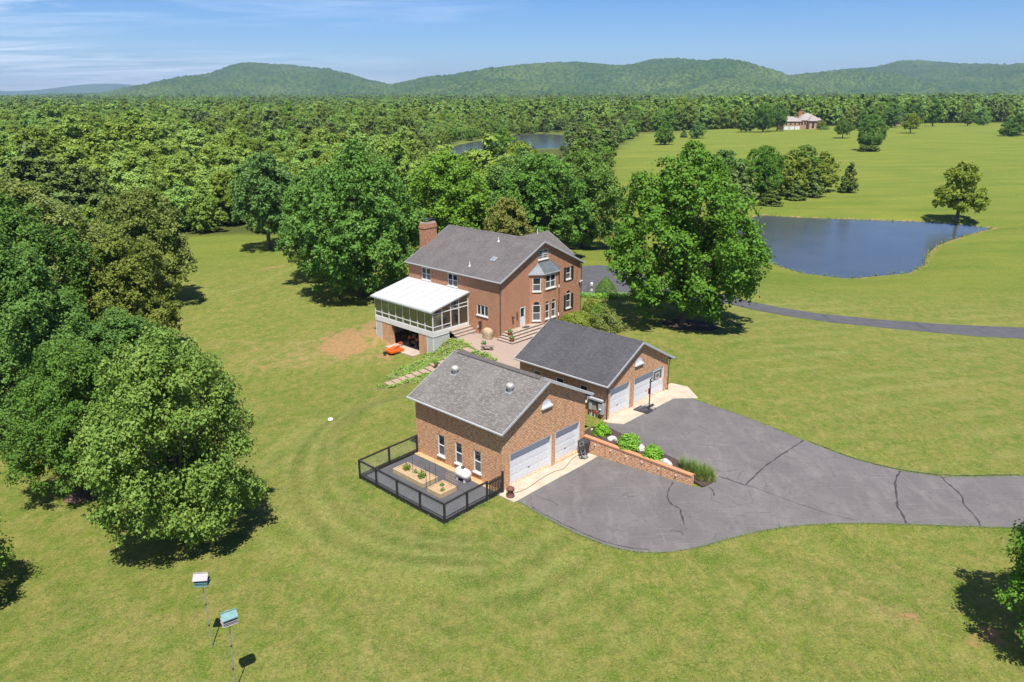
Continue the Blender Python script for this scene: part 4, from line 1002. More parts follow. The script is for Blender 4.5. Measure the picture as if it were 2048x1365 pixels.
for vv in (V0, V1-.1):
    for k, u in enumerate(us): MB().box(u-.045, u+.045, vv+.008, vv+.10, ZF, slopez(u)-.01).build("post", M["white"], sr)
    MB().box(U0, 0, vv+.012, vv+.095, ZF, ZF+.07).build("rail", M["white"], sr)
    MB().box(U0, 0, vv+.012, vv+.095, 2.60, 2.68).build("rail", M["white"], sr)
    MB().box(-2.44, 0, vv+.012, vv+.095, 3.0, 3.06).build("rail", M["white"], sr)
    MB().box(U0, -2.44, vv+.012, vv+.095, 1.27, 1.33).build("rail", M["white"], sr)
    for k in range(4):
        a, b = us[k], us[k+1]
        MB().quad((a,vv+.05,ZF+.07),(b,vv+.05,ZF+.07),(b,vv+.05,2.6),(a,vv+.05,2.6)).build("pane", M["glass"], sr, recalc=False)
        MB().quad((a,vv+.05,2.68),(b,vv+.05,2.68),(b,vv+.05,slopez(b)),(a,vv+.05,slopez(a))).build("pane", M["glass"], sr, recalc=False)
# brick piers, lattice, back wall of the bay
for v0, v1 in ((11.15,12.75), (5.55,6.75)): MB().box(U0+.04, U0+.44, v0, v1, -2.4, ZB).build("pier", M["brick_g"], sr)
MB().box(-.35, -.02, 5.5, 12.8, -2.4, ZB).build("bay_wall", M["interior"], sr)
for v0, v1 in ((5.55,5.75), (12.55,12.75)): MB().box(U0+.44, -.35, v0, v1, -2.4, ZB).build("bay_wall", M["interior"], sr)
MB().box(U0-.9, -.02, 6.75, 11.15, -2.10, -1.92).build("bay_slab", M["concrete_g"], sr)
def lattice(parent, P, a0, a1, z0, z1, s=.15):
    mb = MB(); w = .036
    for sg in (1, -1):
        c = -(z1-z0)
        while c < (a1-a0)+(z1-z0):
            pts = []
            for tt in np.linspace(0, 1, 2):
                pass
            # line a = c + t (sg=1) or a = c+(z1-z0)-t ; clip to the panel
            x0 = a0+c if sg > 0 else a0+c+(z1-z0); dx = 1 if sg > 0 else -1
            t0, t1 = 0.0, z1-z0
            if dx > 0: t0, t1 = max(t0, a0-x0), min(t1, a1-x0)
            else: t0, t1 = max(t0, x0-a1), min(t1, x0-a0)
            if t1-t0 > .03:
                p, q = (x0+dx*t0, z0+t0), (x0+dx*t1, z0+t1); d0 = .0 if sg > 0 else .012
                mb.hexa([P(p[0]-w,p[1],d0),P(p[0]+w,p[1],d0),P(p[0]+w,p[1],d0+.01),P(p[0]-w,p[1],d0+.01),P(q[0]-w,q[1],d0),P(q[0]+w,q[1],d0),P(q[0]+w,q[1],d0+.01),P(q[0]-w,q[1],d0+.01)])
            c += s
    o = mb.build("lattice", M["white"], parent, recalc=False)
    f = MB(); f.pbox(P, a0, a0+.07, z0, z1, -.01, .03); f.pbox(P, a1-.07, a1, z0, z1, -.01, .03); f.pbox(P, a0+.07, a1-.07, z1-.06, z1, -.01, .03); f.build("lattice_frame", M["white"], o)
lattice(sr, PL(U0+.06), 12.78, 13.78, -1.75, ZB); lattice(sr, PL(U0+.06), 4.54, 5.54, -2.0, ZB); lattice(sr, PG(V0+.06), U0+.06, -2.7, -1.9, ZB); lattice(sr, PB(V1-.06), U0+.06, -.1, -1.7, ZB)
# sofa glimpsed through the panes
sofa = setp(empty("sofa", frame(HOO, -1.1, 8.2, .78), TH), "pale blue sofa seen through the sunroom glass", "sofa")
MB().box(-.45,.4,-1.0,1.0,.08,.42).build("seat", M["furn"], sofa); MB().box(.2,.45,-1.0,1.0,.42,.85).build("backrest", M["furn"], sofa)
for s in (-1, 1): MB().box(-.45,.45,s*1.1-.1,s*1.1+.1,.08,.6).build("armrest", M["furn"], sofa)
tb = setp(empty("table", frame(HOO, -2.9, 6.4, .78), TH), "round table seen through the near sunroom glass", "table")
MB().lathe([(.6,.70),(.6,.74)], (0,0,0), 20).build("table_top", M["white"], tb); MB().lathe([(.28,0),(.06,.05),(.05,.7)], (0,0,0), 12).build("leg", M["white"], tb)
# treads up to the sunroom door
ds = setp(empty("deck_steps", frame(HOO, 0, 0, 0), TH), "weathered timber steps up to the sunroom door", "steps")
for k in range(3):
    z = .55-.18*k; v = V0-.02
    t_ = MB(); t_.box(-2.75, .0-.004, v-.38*(k+1), v-.38*k, z-.05, z).build("tread", M["timber_g"], ds)
    MB().box(-2.72, -.01, v-.38*(k+1)+.04, v-.38*(k+1)+.07, z-.20, z-.052).build("riser", M["white"], ds)
# ------------------------------------------------------------------ leaf sprays for shrubs, pots and ground cover
def leaf_quads(C, N, size, fold=.25):
    """diamond leaves at C facing N"""
    n = len(C); N = N/np.linalg.norm(N, axis=1, keepdims=True)
    a = rng.normal(size=(n, 3)); t = a-(a*N).sum(1, keepdims=True)*N; t /= np.linalg.norm(t, axis=1, keepdims=True); b = np.cross(N, t)
    s = (size*rng.uniform(.65, 1.35, n))[:, None]
    up = N*s*fold*rng.uniform(0, 1, (n, 1))
    V = np.stack([C-t*s*.5, C-b*s*.36-up, C+t*s*.5, C+b*s*.36-up], 1).reshape(-1, 3)
    return V, np.arange(4*n).reshape(-1, 4)
def sphere_dirs(n):
    d = rng.normal(size=(n, 3)); return d/np.linalg.norm(d, axis=1, keepdims=True)
def bush_mesh(name, mat, rx, ry, rz_, n, leaf, up=.5, lump=.12, ztop=1.0, half=True):
    d = sphere_dirs(n*2); d = d[d[:, 2] > (-.25 if half else -1)][:n]
    ph = rng.uniform(0, 6, 6)
    r = 1+lump*(np.sin(d[:,0]*5+ph[0])*np.sin(d[:,1]*5+ph[1])+.7*np.sin(d[:,2]*7+d[:,0]*6+ph[2]))
    r = r*rng.uniform(.80, 1.03, len(d))
    C = d*r[:, None]*np.array([rx, ry, rz_]); C[:, 2] = np.maximum(C[:, 2]+rz_*.28, .02)
    N = d*.8+rng.normal(size=d.shape)*.45; N[:, 2] += up
    V, F = leaf_quads(C, N, leaf); return np_mesh(name, V, F, mat)
def shrub(name, p, rx, ry, rz_, mat, n, leaf, label, cat="shrub", group=None, **k):
    o = setp(empty(name, p), label, cat, group)
    link("foliage", bush_mesh("foliage", LEAF[mat], rx, ry, rz_, n, leaf, **k), None, o)
    mb = MB()
    for q in range(5):
        a = q*1.26; mb.tube([(0,0,-.1),(.3*rx*math.cos(a),.3*ry*math.sin(a),.4*rz_),(.6*rx*math.cos(a+.3),.6*ry*math.sin(a+.3),.85*rz_)], [.05*rx,.035*rx,.01*rx], 5)
    mb.build("stem", M["twig"], o); return o
def gpt(x, y, up=0.0): return (x, y, gz(x, y)+up)

# retaining wall with coping and step lights
rw = setp(empty("retaining_wall", frame(G1O, 8.26, -8.95, 0), TH), "low brick retaining wall with rowlock coping between the two driveways", "wall")
MB().box(0, .28, 0, 8.93, -.4, 1.10).build("wall_body", M["brick_w"], rw)
me_c = MB().box(-.03, .31, 0, .083, 1.102, 1.21).mesh("coping_brick", M["rowlock"]); k = 0
for i in range(int(8.9/.096)): link("coping_brick", me_c, None, rw, (random.uniform(-.006,.006), .003+i*.096, random.uniform(-.006,.004)))
for i in range(6):
    v = 1.15+i*1.32; z = .80-.06*(5-i) if False else .78
    l_ = MB().box(-.06, -.002, v-.035, v+.035, z, z+.10).build("wall_light", M["white"], rw); MB().box(-.075, -.061, v-.03, v+.03, z-.05, z+.0).build("light_hood", M["dark_metal"], l_)
# shrubs, rocks and grass in the bed
for i, (x, y, r, lb) in enumerate(((6.45,50.7,.62,"round bright green shrub nearest the lower garage corner"), (8.15,48.55,.78,"largest round bright green shrub in the middle of the mulch bed"), (9.55,47.1,.68,"round bright green shrub nearest the tall grass clump"))):
    shrub("round_shrub", gpt(x, y), r, r, r*1.05, "bright", 1500, .13, lb, group="round shrubs behind the retaining wall", up=.4)
def rock(p, sx, sy, sz, label, seed, mat="rock"):
    r = np.random.default_rng(seed); bm = bmesh.new(); bmesh.ops.create_icosphere(bm, subdivisions=2, radius=1)
    ax = r.normal(size=(5, 3))
    for v in bm.verts:
        c = np.array(v.co); k = 1+.16*sum(np.sin(c@a*2.2+i) for i, a in enumerate(ax))/2; k *= 1-.18*max(0, c@(ax[0]/np.linalg.norm(ax[0]))-.3)
        v.co = Vector((c[0]*k*sx, c[1]*k*sy, max(-.3, c[2]*k)*sz))
    me = bpy.data.meshes.new("rock"); bm.to_mesh(me); bm.free(); me.materials.append(M[mat])
    o = link("rock", me, None, None, p, r.uniform(0, 3)); return setp(o, label, "rock", None)
for a in (((7.1,49.75), .42,.26,.25,"pale flat rock between the first and second round shrubs",3), ((8.95,48.35),.36,.30,.33,"pale upright rock beside the largest round shrub",4), ((10.35,46.4),.44,.26,.27,"pale grey rock between the last round shrub and tall grass",5), ((7.55,49.3),.17,.14,.16,"small cream stone left of the largest round shrub",6), ((5.85,51.35),.16,.13,.13,"small white stone at the top end of the mulch bed",7)):
    rock(gpt(*a[0], .04), *a[1:])
def blades(P, h, w, n_per, spread, mat, name, droop=.5):
    V, F = [], []; k = 0
    for (x, y, z) in P:
        for _ in range(n_per):
            a = rng.uniform(0, 6.283); L_ = h*rng.uniform(.6, 1.15); o = rng.uniform(.05, spread); bx_, by_ = x+rng.normal()*.06, y+rng.normal()*.06
            dx, dy = math.cos(a), math.sin(a); px, py = -dy*w, dx*w; pr = None
            for s in (0, .5, 1):
                q = (bx_+dx*o*s**1.6, by_+dy*o*s**1.6, z+L_*(s-droop*.35*s*s*(o/spread))); ww = 1-s*.85
                V += [(q[0]-px*ww, q[1]-py*ww, q[2]), (q[0]+px*ww, q[1]+py*ww, q[2])]
            F += [(k,k+1,k+3,k+2), (k+2,k+3,k+5,k+4)]; k += 6
    return np_mesh(name, V, F, mat)
og = setp(empty("tall_grass_clump", gpt(12.2, 45.0)), "feathery tall grass clump at the end of the retaining wall", "grass clump")
o0 = Vector(og.location)
pts = [(x-o0.x, y-o0.y, gz(x, y)-o0.z) for x, y in ((11.3,45.9),(11.7,45.5),(12.0,45.6),(12.3,45.1),(12.6,45.3),(12.4,44.7),(12.8,44.8),(12.1,44.6),(11.9,45.1),(12.6,44.4),(12.95,44.5),(11.5,45.4))]
link("blades", blades(pts, .95, .012, 130, .55, LEAF["ograss"], "blades"), None, og)
link("dry_blades", blades([(q[0]+.1, q[1]-.15, q[2]) for q in pts[5:]], .55, .012, 60, .5, LEAF["reed"], "dry_blades"), None, og)

# ------------------------------------------------------------------ fenced yard
FH = 1.33
fe = setp(empty("wire_fence", frame(G1O, 0, 0, 0), TH), "black timber fence with wire mesh round the asphalt yard", "fence")
uL, vN, vF = -5.12, -.10, 8.38
P_left = [vF, 6.55, 4.40, 2.15, vN]; P_near = [-3.25, -1.52]; P_far = [-2.62, -.12]
def zl(u, v): return gz(*frame(G1O, u, v)[:2])
def post(u, v, h=FH+.08): z = zl(u, v); MB().box(u-.055, u+.055, v-.055, v+.055, z-.2, z+h).build("post", M["black_wood"], fe)
for v in P_left: post(uL, v)
for u in P_near: post(u, vN)
for u in P_far: post(u, vF)
def seg(u0, v0, u1, v1, mesh=True):
    z0, z1 = zl(u0, v0), zl(u1, v1); p, q = Vector((u0, v0, 0)), Vector((u1, v1, 0)); e = q-p; ln = e.length; e.normalize(); n_ = Vector((e.y, -e.x, 0))
    def P(a, z, d): zz = z0+(z1-z0)*a/ln; r = p+e*a+n_*d; return (r.x, r.y, zz+z)
    MB().pbox(P, .06, ln-.06, FH-.02, FH+.07, -.05, .05).build("top_rail", M["black_wood"], fe)
    MB().pbox(P, .06, ln-.06, .22, .29, -.03, .03).build("lower_rail", M["black_wood"], fe)
    MB().pbox(P, .06, ln-.06, -.05, .17, -.025, .025).build("kick_board", M["black_wood"], fe)
    mb = MB(); w = .003; a = .14
    while a < ln-.1: mb.pbox(P, a-w, a+w, .29, FH-.02, -.004, .004); a += .135
    z = .40
    while z < FH-.05: mb.pbox(P, .06, ln-.06, z-w, z+w, .0045, .011); z += .10
    mb.build("wire_mesh", M["galv"], fe, recalc=False)
for a, b in zip(P_left[:-1], P_left[1:]): seg(uL, a, uL, b)
seg(uL, vN, P_near[0], vN); seg(P_near[0], vN, P_near[1], vN); seg(uL, vF, P_far[0], vF); seg(P_far[0], vF, P_far[1], vF)
for v in P_left[1:]:
    z = zl(uL, v); MB().tube([(uL+.06,v+.12,z+.12),(uL+.16,v+.12,z+.30),(uL+.22,v+.10,z+.34)], .018, 5).build("bracket", M["black_wood"], fe)
gt = MB(); gu0, gu1 = -1.40, -.16
gt.box(gu0, gu1, vN-.02, vN+.02, .30, .39); gt.box(gu0, gu1, vN-.02, vN+.02, 1.12, 1.21); ga = gt.build("gate", M["black_wood"], fe)
n = 9
for i in range(n):
    u = gu0+(gu1-gu0)*(i+.5)/n; MB().box(u-.042, u+.042, vN-.05, vN-.022, .12, 1.36).build("picket", M["black_wood"], ga)
MB().box(-.15, -.03, vN-.06, vN+.06, -.1, 1.55).build("gate_post", M["black_wood"], fe)
def bed(name, u0, u1, v0, v1, label):
    b = setp(empty(name, frame(G1O, u0, v0, zl((u0+u1)/2, (v0+v1)/2)+.04), TH), label, "garden bed"); w, l = u1-u0, v1-v0
    for (a, c, d_, e_) in ((0,w,0,.05), (0,w,l-.05,l), (0,.05,.05,l-.05), (w-.05,w,.05,l-.05)): MB().box(a, c, d_, e_, 0, .32).build("board", M["timber"], b)
    mb = MB(); nn = 8
    V = [(.05+(w-.1)*i/nn, .05+(l-.1)*j/nn, .25+random.uniform(-.02,.03)) for j in range(nn+1) for i in range(nn+1)]
    mb.add(V, [(j*(nn+1)+i, j*(nn+1)+i+1, (j+1)*(nn+1)+i+1, (j+1)*(nn+1)+i) for j in range(nn) for i in range(nn)]); mb.build("soil", M["soil"], b, recalc=False, smooth=True); return b
bed("raised_bed", -3.25, -1.95, 4.1, 7.22, "long timber raised bed with tomato plants in the fenced yard")
bed("raised_bed", -3.38, -2.0, 2.22, 3.52, "small square timber raised bed in the fenced yard")
def plant(u, v, h, r, label, n=160):
    p = frame(G1O, u, v, zl(u, v)+.29); o = setp(empty("young_plant", p), label, "plant", "plants in the raised beds")
    link("foliage", bush_mesh("foliage", LEAF["mid"], r, r, h*.5, n, .12, up=.3, lump=.3), None, o); MB().tube([(0,0,-.05),(0,0,h)], .015, 5).build("stem", M["twig"], o)
plant(-2.55,6.55,.55,.26,"bushy tomato plant at the far end of the long bed"); plant(-2.62,4.95,.60,.26,"bushy tomato plant at the near end of the long bed"); plant(-2.5,5.7,.35,.12,"thin seedling in the middle of the long bed",50)
plant(-2.45,3.1,.28,.13,"small seedling at the far side of the square bed",40); plant(-2.85,2.6,.28,.13,"small seedling at the near side of the square bed",40)
for i, (u, v, h, lb) in enumerate(((-2.67,5.80,1.75,"tall dark garden stake standing in the long raised bed"), (-3.05,3.98,1.65,"leftmost of the three dark stakes at the near end of the long bed"), (-2.80,3.92,1.75,"middle one of the three dark stakes at the near end of the long bed"), (-2.2,4.02,1.55,"rightmost dark stake at the near end of the long bed"))):
    p = frame(G1O, u, v, zl(u, v)); o = MB().tube([(0,0,0),(.01,0,h*.5),(0,.02,h)], .017, 6).build("garden_stake", plain("green_stake", (.035,.055,.05), .5), None, loc=p); setp(o, lb, "stake", "stakes in the fenced yard")
tr = setp(empty("trellis", frame(G1O, -1.92, 2.25, zl(-2, 2.8)+.05), TH), "tan wire trellis leaning behind the square raised bed", "trellis")
mb = MB()
for i in range(6): mb.tube([(0,i*.22,0),(.12,i*.22,1.05)], .012, 5)
mb.build("upright_bars", M["timber_g"], tr); mb = MB()
for j in range(6): mb.tube([(.02+.02*j,0,.08+j*.19),(.02+.02*j,1.1,.08+j*.19)], .012, 5)
mb.build("cross_bars", M["timber_g"], tr)
tk = setp(empty("propane_tank", frame(G1O, -.72, 2.95, zl(-.7, 3)+.05), TH), "white horizontal propane tank against the lower garage wall", "tank")
prof = [(.02,-.62),(.20,-.59),(.30,-.50),(.36,-.36),(.36,.36),(.30,.50),(.20,.59),(.02,.62)]
me = MB().lathe(prof, (0,0,0), 18).mesh("shell", M["tank"], True); so_ = link("shell", me, None, tk, (0,0,.50)); so_.rotation_euler = (math.pi/2, 0, 0)
MB().lathe([(.10,.84),(.12,.88),(.12,.98),(.08,1.02)], (0,0,0), 12).build("valve_dome", M["dark_metal"], tk)
for v in (-.34, .34): MB().box(-.26,.26,v-.05,v+.05,0,.22).build("foot", M["tank"], tk)
can = setp(empty("iron_stove_urn", frame(G1O, -.12, -.82, gz(*L1(-.1,-.8,0)[:2])+.05), TH), "rusty brown metal urn at the corner of the lower garage apron", "urn")
MB().lathe([(.27,0),(.28,.05),(.20,.09),(.19,.42),(.26,.46),(.27,.56),(.22,.62),(.10,.66)], (0,0,0), 18).build("body", M["rust"], can, True)
cg = MB()
for k in range(8): a = k*math.pi/4; cg.tube([(.24*math.cos(a),.24*math.sin(a),.06),(.24*math.cos(a),.24*math.sin(a),.48)], .012, 5)
cg.build("cage_bars", M["rust"], can)
# hose over the apron
hp = [(.35,-.75),(1.0,-.95),(2.0,-.88),(3.2,-.72),(4.4,-.70),(5.0,-.95),(5.8,-.72),(6.6,-.38),(7.3,-.30)]
hp = smooth_line(hp, 3); mb = MB(); mb.tube([(*frame(G1O, u, v)[:2], gz(*frame(G1O, u, v)[:2])+.075) for u, v in hp], .022, 6)
setp(mb.build("garden_hose", M["hose"]), "thin tan hose lying along the lower garage apron", "hose")
# hand cart and bin by the retaining wall
cz = gz(*L1(7.5,-.8,0)[:2])+.05
ct = setp(empty("hand_cart", frame(G1O, 7.42, -.85, cz), TH), "grey two wheeled hand cart beside the right garage door", "cart")
mb = MB()
for s in (-.2, .2): mb.tube([(s,0,.12),(s,.12,.62),(s,.25,1.12)], .022, 6)
for z, v in ((.35,.06),(.62,.12),(.9,.19),(1.12,.25)): mb.tube([(-.2,v,z),(.2,v,z)], .018, 6)
mb.build("frame", M["galv"], ct); MB().box(-.22,.22,-.28,.02,.10,.13).build("toe_plate", M["galv"], ct)
for s in (-.27, .27):
    w = MB().tube([(s-.035,.05,.14),(s+.035,.05,.14)], .14, 14).build("wheel", M["rubber"], ct); MB().tube([(s-.04,.05,.14),(s+.04,.05,.14)], .06, 10).build("hub", M["white"], w)
MB().box(-.24,.24,.02,.30,.70,.86).build("tray", M["black_plastic"], ct)
bn = setp(empty("wheeled_bin", frame(G1O, 7.95, -.42, cz), TH), "dark plastic bin tucked against the retaining wall", "bin")
MB().hexa([(-.24,-.28,0),(.24,-.28,0),(.24,.28,0),(-.24,.28,0),(-.29,-.34,.92),(.29,-.34,.92),(.29,.34,.92),(-.29,.34,.92)]).build("body", M["black_plastic"], bn)
MB().hexa([(-.31,-.37,.925),(.31,-.37,.925),(.31,.37,.925),(-.31,.37,.925),(-.26,-.30,1.01),(.26,-.30,1.01),(.26,.32,1.01),(-.26,.32,1.01)]).build("lid", M["black_plastic"], bn)
# ------------------------------------------------------------------ meters beside the upper garage
me_ = setp(empty("utility_meters", frame(G2O, 0, 0, 0), TH), "grey electric meter boxes and conduits on the upper garage side wall", "utility box")
P = PL(-.03)
MB().pbox(P, .22, 1.62, 1.42, 1.56, 0, .30).build("hood", M["grey_box"], me_)
MB().pbox(P, .18, .60, .42, 1.28, 0, .24).build("meter_box", M["grey_box"], me_); MB().pbox(P, .85, 1.12, .55, 1.25, 0, .16).build("meter_box", plain("tan_box", (.36,.28,.17), .6), me_); MB().pbox(P, 1.2, 1.5, .55, 1.25, 0, .20).build("meter_box", M["grey_box"], me_)
MB().lathe([(.10,0),(.11,.06),(.06,.10)], (-.28,.40,.78), 12).build("meter", M["galv"], me_)
for a in (.32, .75, 1.0, 1.3, 1.45): MB().tube([P(a,-.1,.08), P(a,.6,.08)], .035, 6).build("conduit", M["white"], me_)
for a in (.9, 1.05, 1.35): MB().tube([P(a,1.2,.06), P(a,1.45,.06)], .03, 6).build("conduit", M["galv"], me_)
MB().pbox(P, .70, 1.10, .36, .48, .05, .14).build("red_valve", M["red"], me_)
# ------------------------------------------------------------------ basketball hoop
bz = gz(*L2(3.4,-1.57,0)[:2])+.05
bh = setp(empty("basketball_hoop", (*frame(G2O, 3.4, -1.55)[:2], bz), TH), "portable basketball hoop on a black base before the upper garage", "hoop")
MB().hexa([(-.42,-.12,0),(.42,-.12,0),(.55,1.15,0),(-.55,1.15,0),(-.34,-.05,.20),(.34,-.05,.20),(.46,1.05,.13),(-.46,1.05,.13)]).build("base", M["black_plastic"], bh)
MB().tube([(0,0,.05),(0,0,1.6),(0,0,2.75)], .048, 10).build("pole", M["dark_metal"], bh)
MB().tube([(-.25,.75,.15),(0,.02,.75)], .02, 6).tube([(.25,.75,.15),(0,.02,.75)], .02, 6).build("brace", M["galv"], bh)
mb = MB()
for s in (-.10, .10): mb.tube([(s,0,2.45),(s,-.52,3.0)], .022, 6); mb.tube([(s,0,2.7),(s,-.52,3.4)], .022, 6)
mb.build("arm", M["dark_metal"], bh); MB().box(-.06,.06,.05,.14,1.5,1.95).build("height_handle", M["red"], bh)
bb = MB().box(-.56,.56,-.57,-.53,2.85,3.6).build("backboard", M["board"], bh)
fr = MB(); fr.box(-.58,-.54,-.585,-.525,2.83,3.62); fr.box(.54,.58,-.585,-.525,2.83,3.62); fr.box(-.54,.54,-.585,-.525,3.58,3.62); fr.box(-.54,.54,-.585,-.525,2.83,2.87); fr.build("border", M["grey_box"], bb)
sq = MB()
for a in ((-.25,-.19,2.95,3.40),(.19,.25,2.95,3.40),(-.19,.19,3.34,3.40),(-.19,.19,2.95,3.01)): sq.box(a[0],a[1],-.578,-.571,a[2],a[3])
sq.build("target_square", M["white"], bb)
rim = [(.23*math.cos(2*math.pi*k/18), -.86+.23*math.sin(2*math.pi*k/18), 2.98) for k in range(19)]
MB().tube(rim, .012, 6).tube([(0,-.58,2.98),(0,-.63,2.98)], .03, 6).build("rim", M["orange"], bh)
nt = MB()
for k in range(12):
    a = 2*math.pi*k/12
    for s in (-1, 1):
        b = a+s*.5; nt.tube([(.23*math.cos(a),-.86+.23*math.sin(a),2.97),(.17*math.cos((a+b)/2),-.86+.17*math.sin((a+b)/2),2.77),(.12*math.cos(b),-.86+.12*math.sin(b),2.55)], .008, 4)
nt.build("net", M["white"], bh)

# ------------------------------------------------------------------ patio things
fs = setp(empty("front_steps", frame(HOO, 0, 0, 0), TH), "wide stone steps up to the house side door", "steps")
for k in range(4):
    z = .16*(k+1); u0, v0 = -.52+.34*k, -2.12+.40*k
    MB().box(u0+.05, 5.9, v0+.05, -.004, z-.16, z-.055).build("riser", M["stone_edge"], fs)
    n_ = 9; t_ = (5.95-u0)/n_
    for j in range(n_): MB().box(u0+j*t_+.004, u0+(j+1)*t_-.004, v0, v0+.46, z-.054, z).build("tread_stone", M["stone"], fs)
    MB().box(u0+.0, u0+.40, v0+.464, -.006, z-.054, z).build("tread_stone", M["stone"], fs)
MB().box(1.22, 5.9, -.45, -.008, .58, .636).build("landing", M["stone"], fs)
setp(MB().lathe([(.42,.0),(.42,.02)], (0,0,0), 20, 1.2, .7).build("door_mat", M["black_plastic"], None, loc=frame(HOO, 3.2, -.55, .645), rz=TH), "dark oval mat before the house side door", "mat")
gr = setp(empty("covered_grill", frame(HOO, -.72, 1.05, gz(*LH(-.7,1,0)[:2])-HOO[2]+.06), TH), "barbecue under a tan cloth cover by the house corner", "grill")
gr.scale = (.88, .88, .92)
bm = bmesh.new(); pr = [(.62,.06),(.60,.30),(.66,.62),(.60,.95),(.36,1.15),(.08,1.18)]
V, F = [], []; nn = 22
for i, (r, z) in enumerate(pr):
    for k in range(nn):
        a = 2*math.pi*k/nn; w = 1+.07*math.sin(k*2.3+i*.9)*(1 if i < 4 else .3); sq_ = 1/(abs(math.cos(a))**3+abs(math.sin(a))**3)**(1/3)
        V.append((r*w*sq_*math.cos(a)*.72, r*w*sq_*math.sin(a)*.98, z+.03*math.sin(k*1.7)*(i == 0)))
for i in range(len(pr)-1):
    for k in range(nn): F.append((i*nn+k, i*nn+(k+1) % nn, (i+1)*nn+(k+1) % nn, (i+1)*nn+k))
F.append(tuple(range((len(pr)-1)*nn, len(pr)*nn))); MB().add(V, F).build("cover", M["tan_cloth"], gr, True)
for s in (-.4, .4): MB().tube([(-.05,s,.09),(.05,s,.09)], .09, 12).build("wheel", M["rubber"], gr)
bm.free()
def pot(p, label, flower=True, s=1.0):
    o = setp(empty("potted_plant", p), label, "potted plant", "potted plants on the patio and steps")
    MB().lathe([(.12*s,0),(.18*s,.26*s),(.21*s,.27*s),(.21*s,.32*s),(.17*s,.32*s),(.16*s,.27*s)], (0,0,0), 14).build("pot", M["terracotta"], o)
    f = bush_mesh("foliage", LEAF["mid"], .24*s, .24*s, .26*s, 170, .11, lump=.3); f.transform(Matrix.Translation((0,0,.34*s))); link("foliage", f, None, o)
    if flower:
        g = bush_mesh("flowers", M["white"], .25*s, .25*s, .28*s, 16, .09, lump=.3); g.transform(Matrix.Translation((0,0,.36*s))); link("flowers", g, None, o)
pot(frame(HOO, .42, -.95, .485), "potted white flowers on the upper stone step"); pot(frame(HOO, -.22, -1.78, .165), "potted white flowers on the lowest stone step")
pot((*xy(LH(-2.85,-.55,0)), gz(*LH(-2.85,-.55,0)[:2])+.06), "potted white flowers on the open patio")
stp = (-7.05, 67.05); pot(gpt(*stp, .18), "terracotta pot of red flowers on the garden stair landing", False)
bc = setp(empty("stone_bench", (*xy(LH(-3.2,-1.35,0)), gz(*LH(-3.2,-1.35,0)[:2])+.06), TH+.5), "low dark stone bench beside the potted plant on the patio", "bench")
MB().box(-.22,.22,-.6,.6,.34,.42).build("seat", M["stone_edge"], bc)
for v in (-.4, .4): MB().box(-.17,.17,v-.09,v+.09,0,.34).build("leg", M["stone_edge"], bc)
# garden stair of timber treads down the bank
A_, B_ = np.array((-3.9, 69.9)), np.array((-11.2, 64.2)); gs = setp(empty("garden_stair", (*A_, gz(*A_))), "weathered timber stair running down the planted bank to the lawn", "stairs")
dv_ = (B_-A_)/np.linalg.norm(B_-A_); nv_ = np.array((-dv_[1], dv_[0])); n_ = 13; ln = np.linalg.norm(B_-A_)
for k in range(n_):
    c = A_+dv_*ln*(k+.5)/n_-A_; z = gz(*(c+A_))-gz(*A_)+.06; w, h = .62, ln/n_*.5-.02
    if k == 5: w = .9
    cs = [c+nv_*s*w+dv_*q*h for s, q in ((-1,-1),(1,-1),(1,1),(-1,1))]
    MB().hexa([(*p, z-.16) for p in cs]+[(*p, z+.07) for p in cs]).build("tread", M["timber_g"], gs)
# ground cover on the bank
def cover(name, poly, label, dens=38, leaf=.17):
    P = np.array(poly); x0, y0 = P.min(0); x1, y1 = P.max(0); n = int((x1-x0)*(y1-y0)*dens)
    x, y = rng.uniform(x0, x1, n), rng.uniform(y0, y1, n); sdv = poly_sd(x, y, poly)+.25*np.sin(x*3.1)*np.sin(y*2.7); k = sdv < 0; x, y, sdv = x[k], y[k], sdv[k]
    z = ground_z(x, y)+rng.uniform(.03, .20, len(x))*np.clip(-sdv*2+.3, .3, 1)+.10*np.sin(x*2.3+1)*np.sin(y*2.9)
    N = rng.normal(size=(len(x), 3))*.5; N[:, 2] += 1
    V, F = leaf_quads(np.stack([x, y, z], 1), N, leaf); setp(link(name, np_mesh(name, V, F, LEAF["cover"])), label, "ground cover", kind="stuff")
cover("ground_cover", [(-5.4,72.9),(-6.6,74.4),(-8.6,73.0),(-9.3,71.6),(-11.0,70.2),(-11.8,67.6),(-11.6,66.4),(-10.0,66.2),(-7.6,68.0),(-6.2,69.0),(-4.3,70.6),(-3.9,71.2)], "pale green ground cover on the bank below the sunroom", 130)
cover("ground_cover", [(-10.9,63.6),(-12.2,63.4),(-12.4,64.3),(-9.6,65.0),(-7.0,66.6),(-5.2,67.9),(-4.0,66.5),(-5.0,64.9),(-7.3,64.0)], "pale green ground cover between garden stair and lower garage", 130)
cover("ground_cover", [(-3.4,69.2),(-2.2,69.4),(-1.9,67.5),(-1.3,66.2),(-2.4,65.6),(-4.0,67.0),(-4.2,68.4)], "small pale green ground cover patch beside the patio", 130)
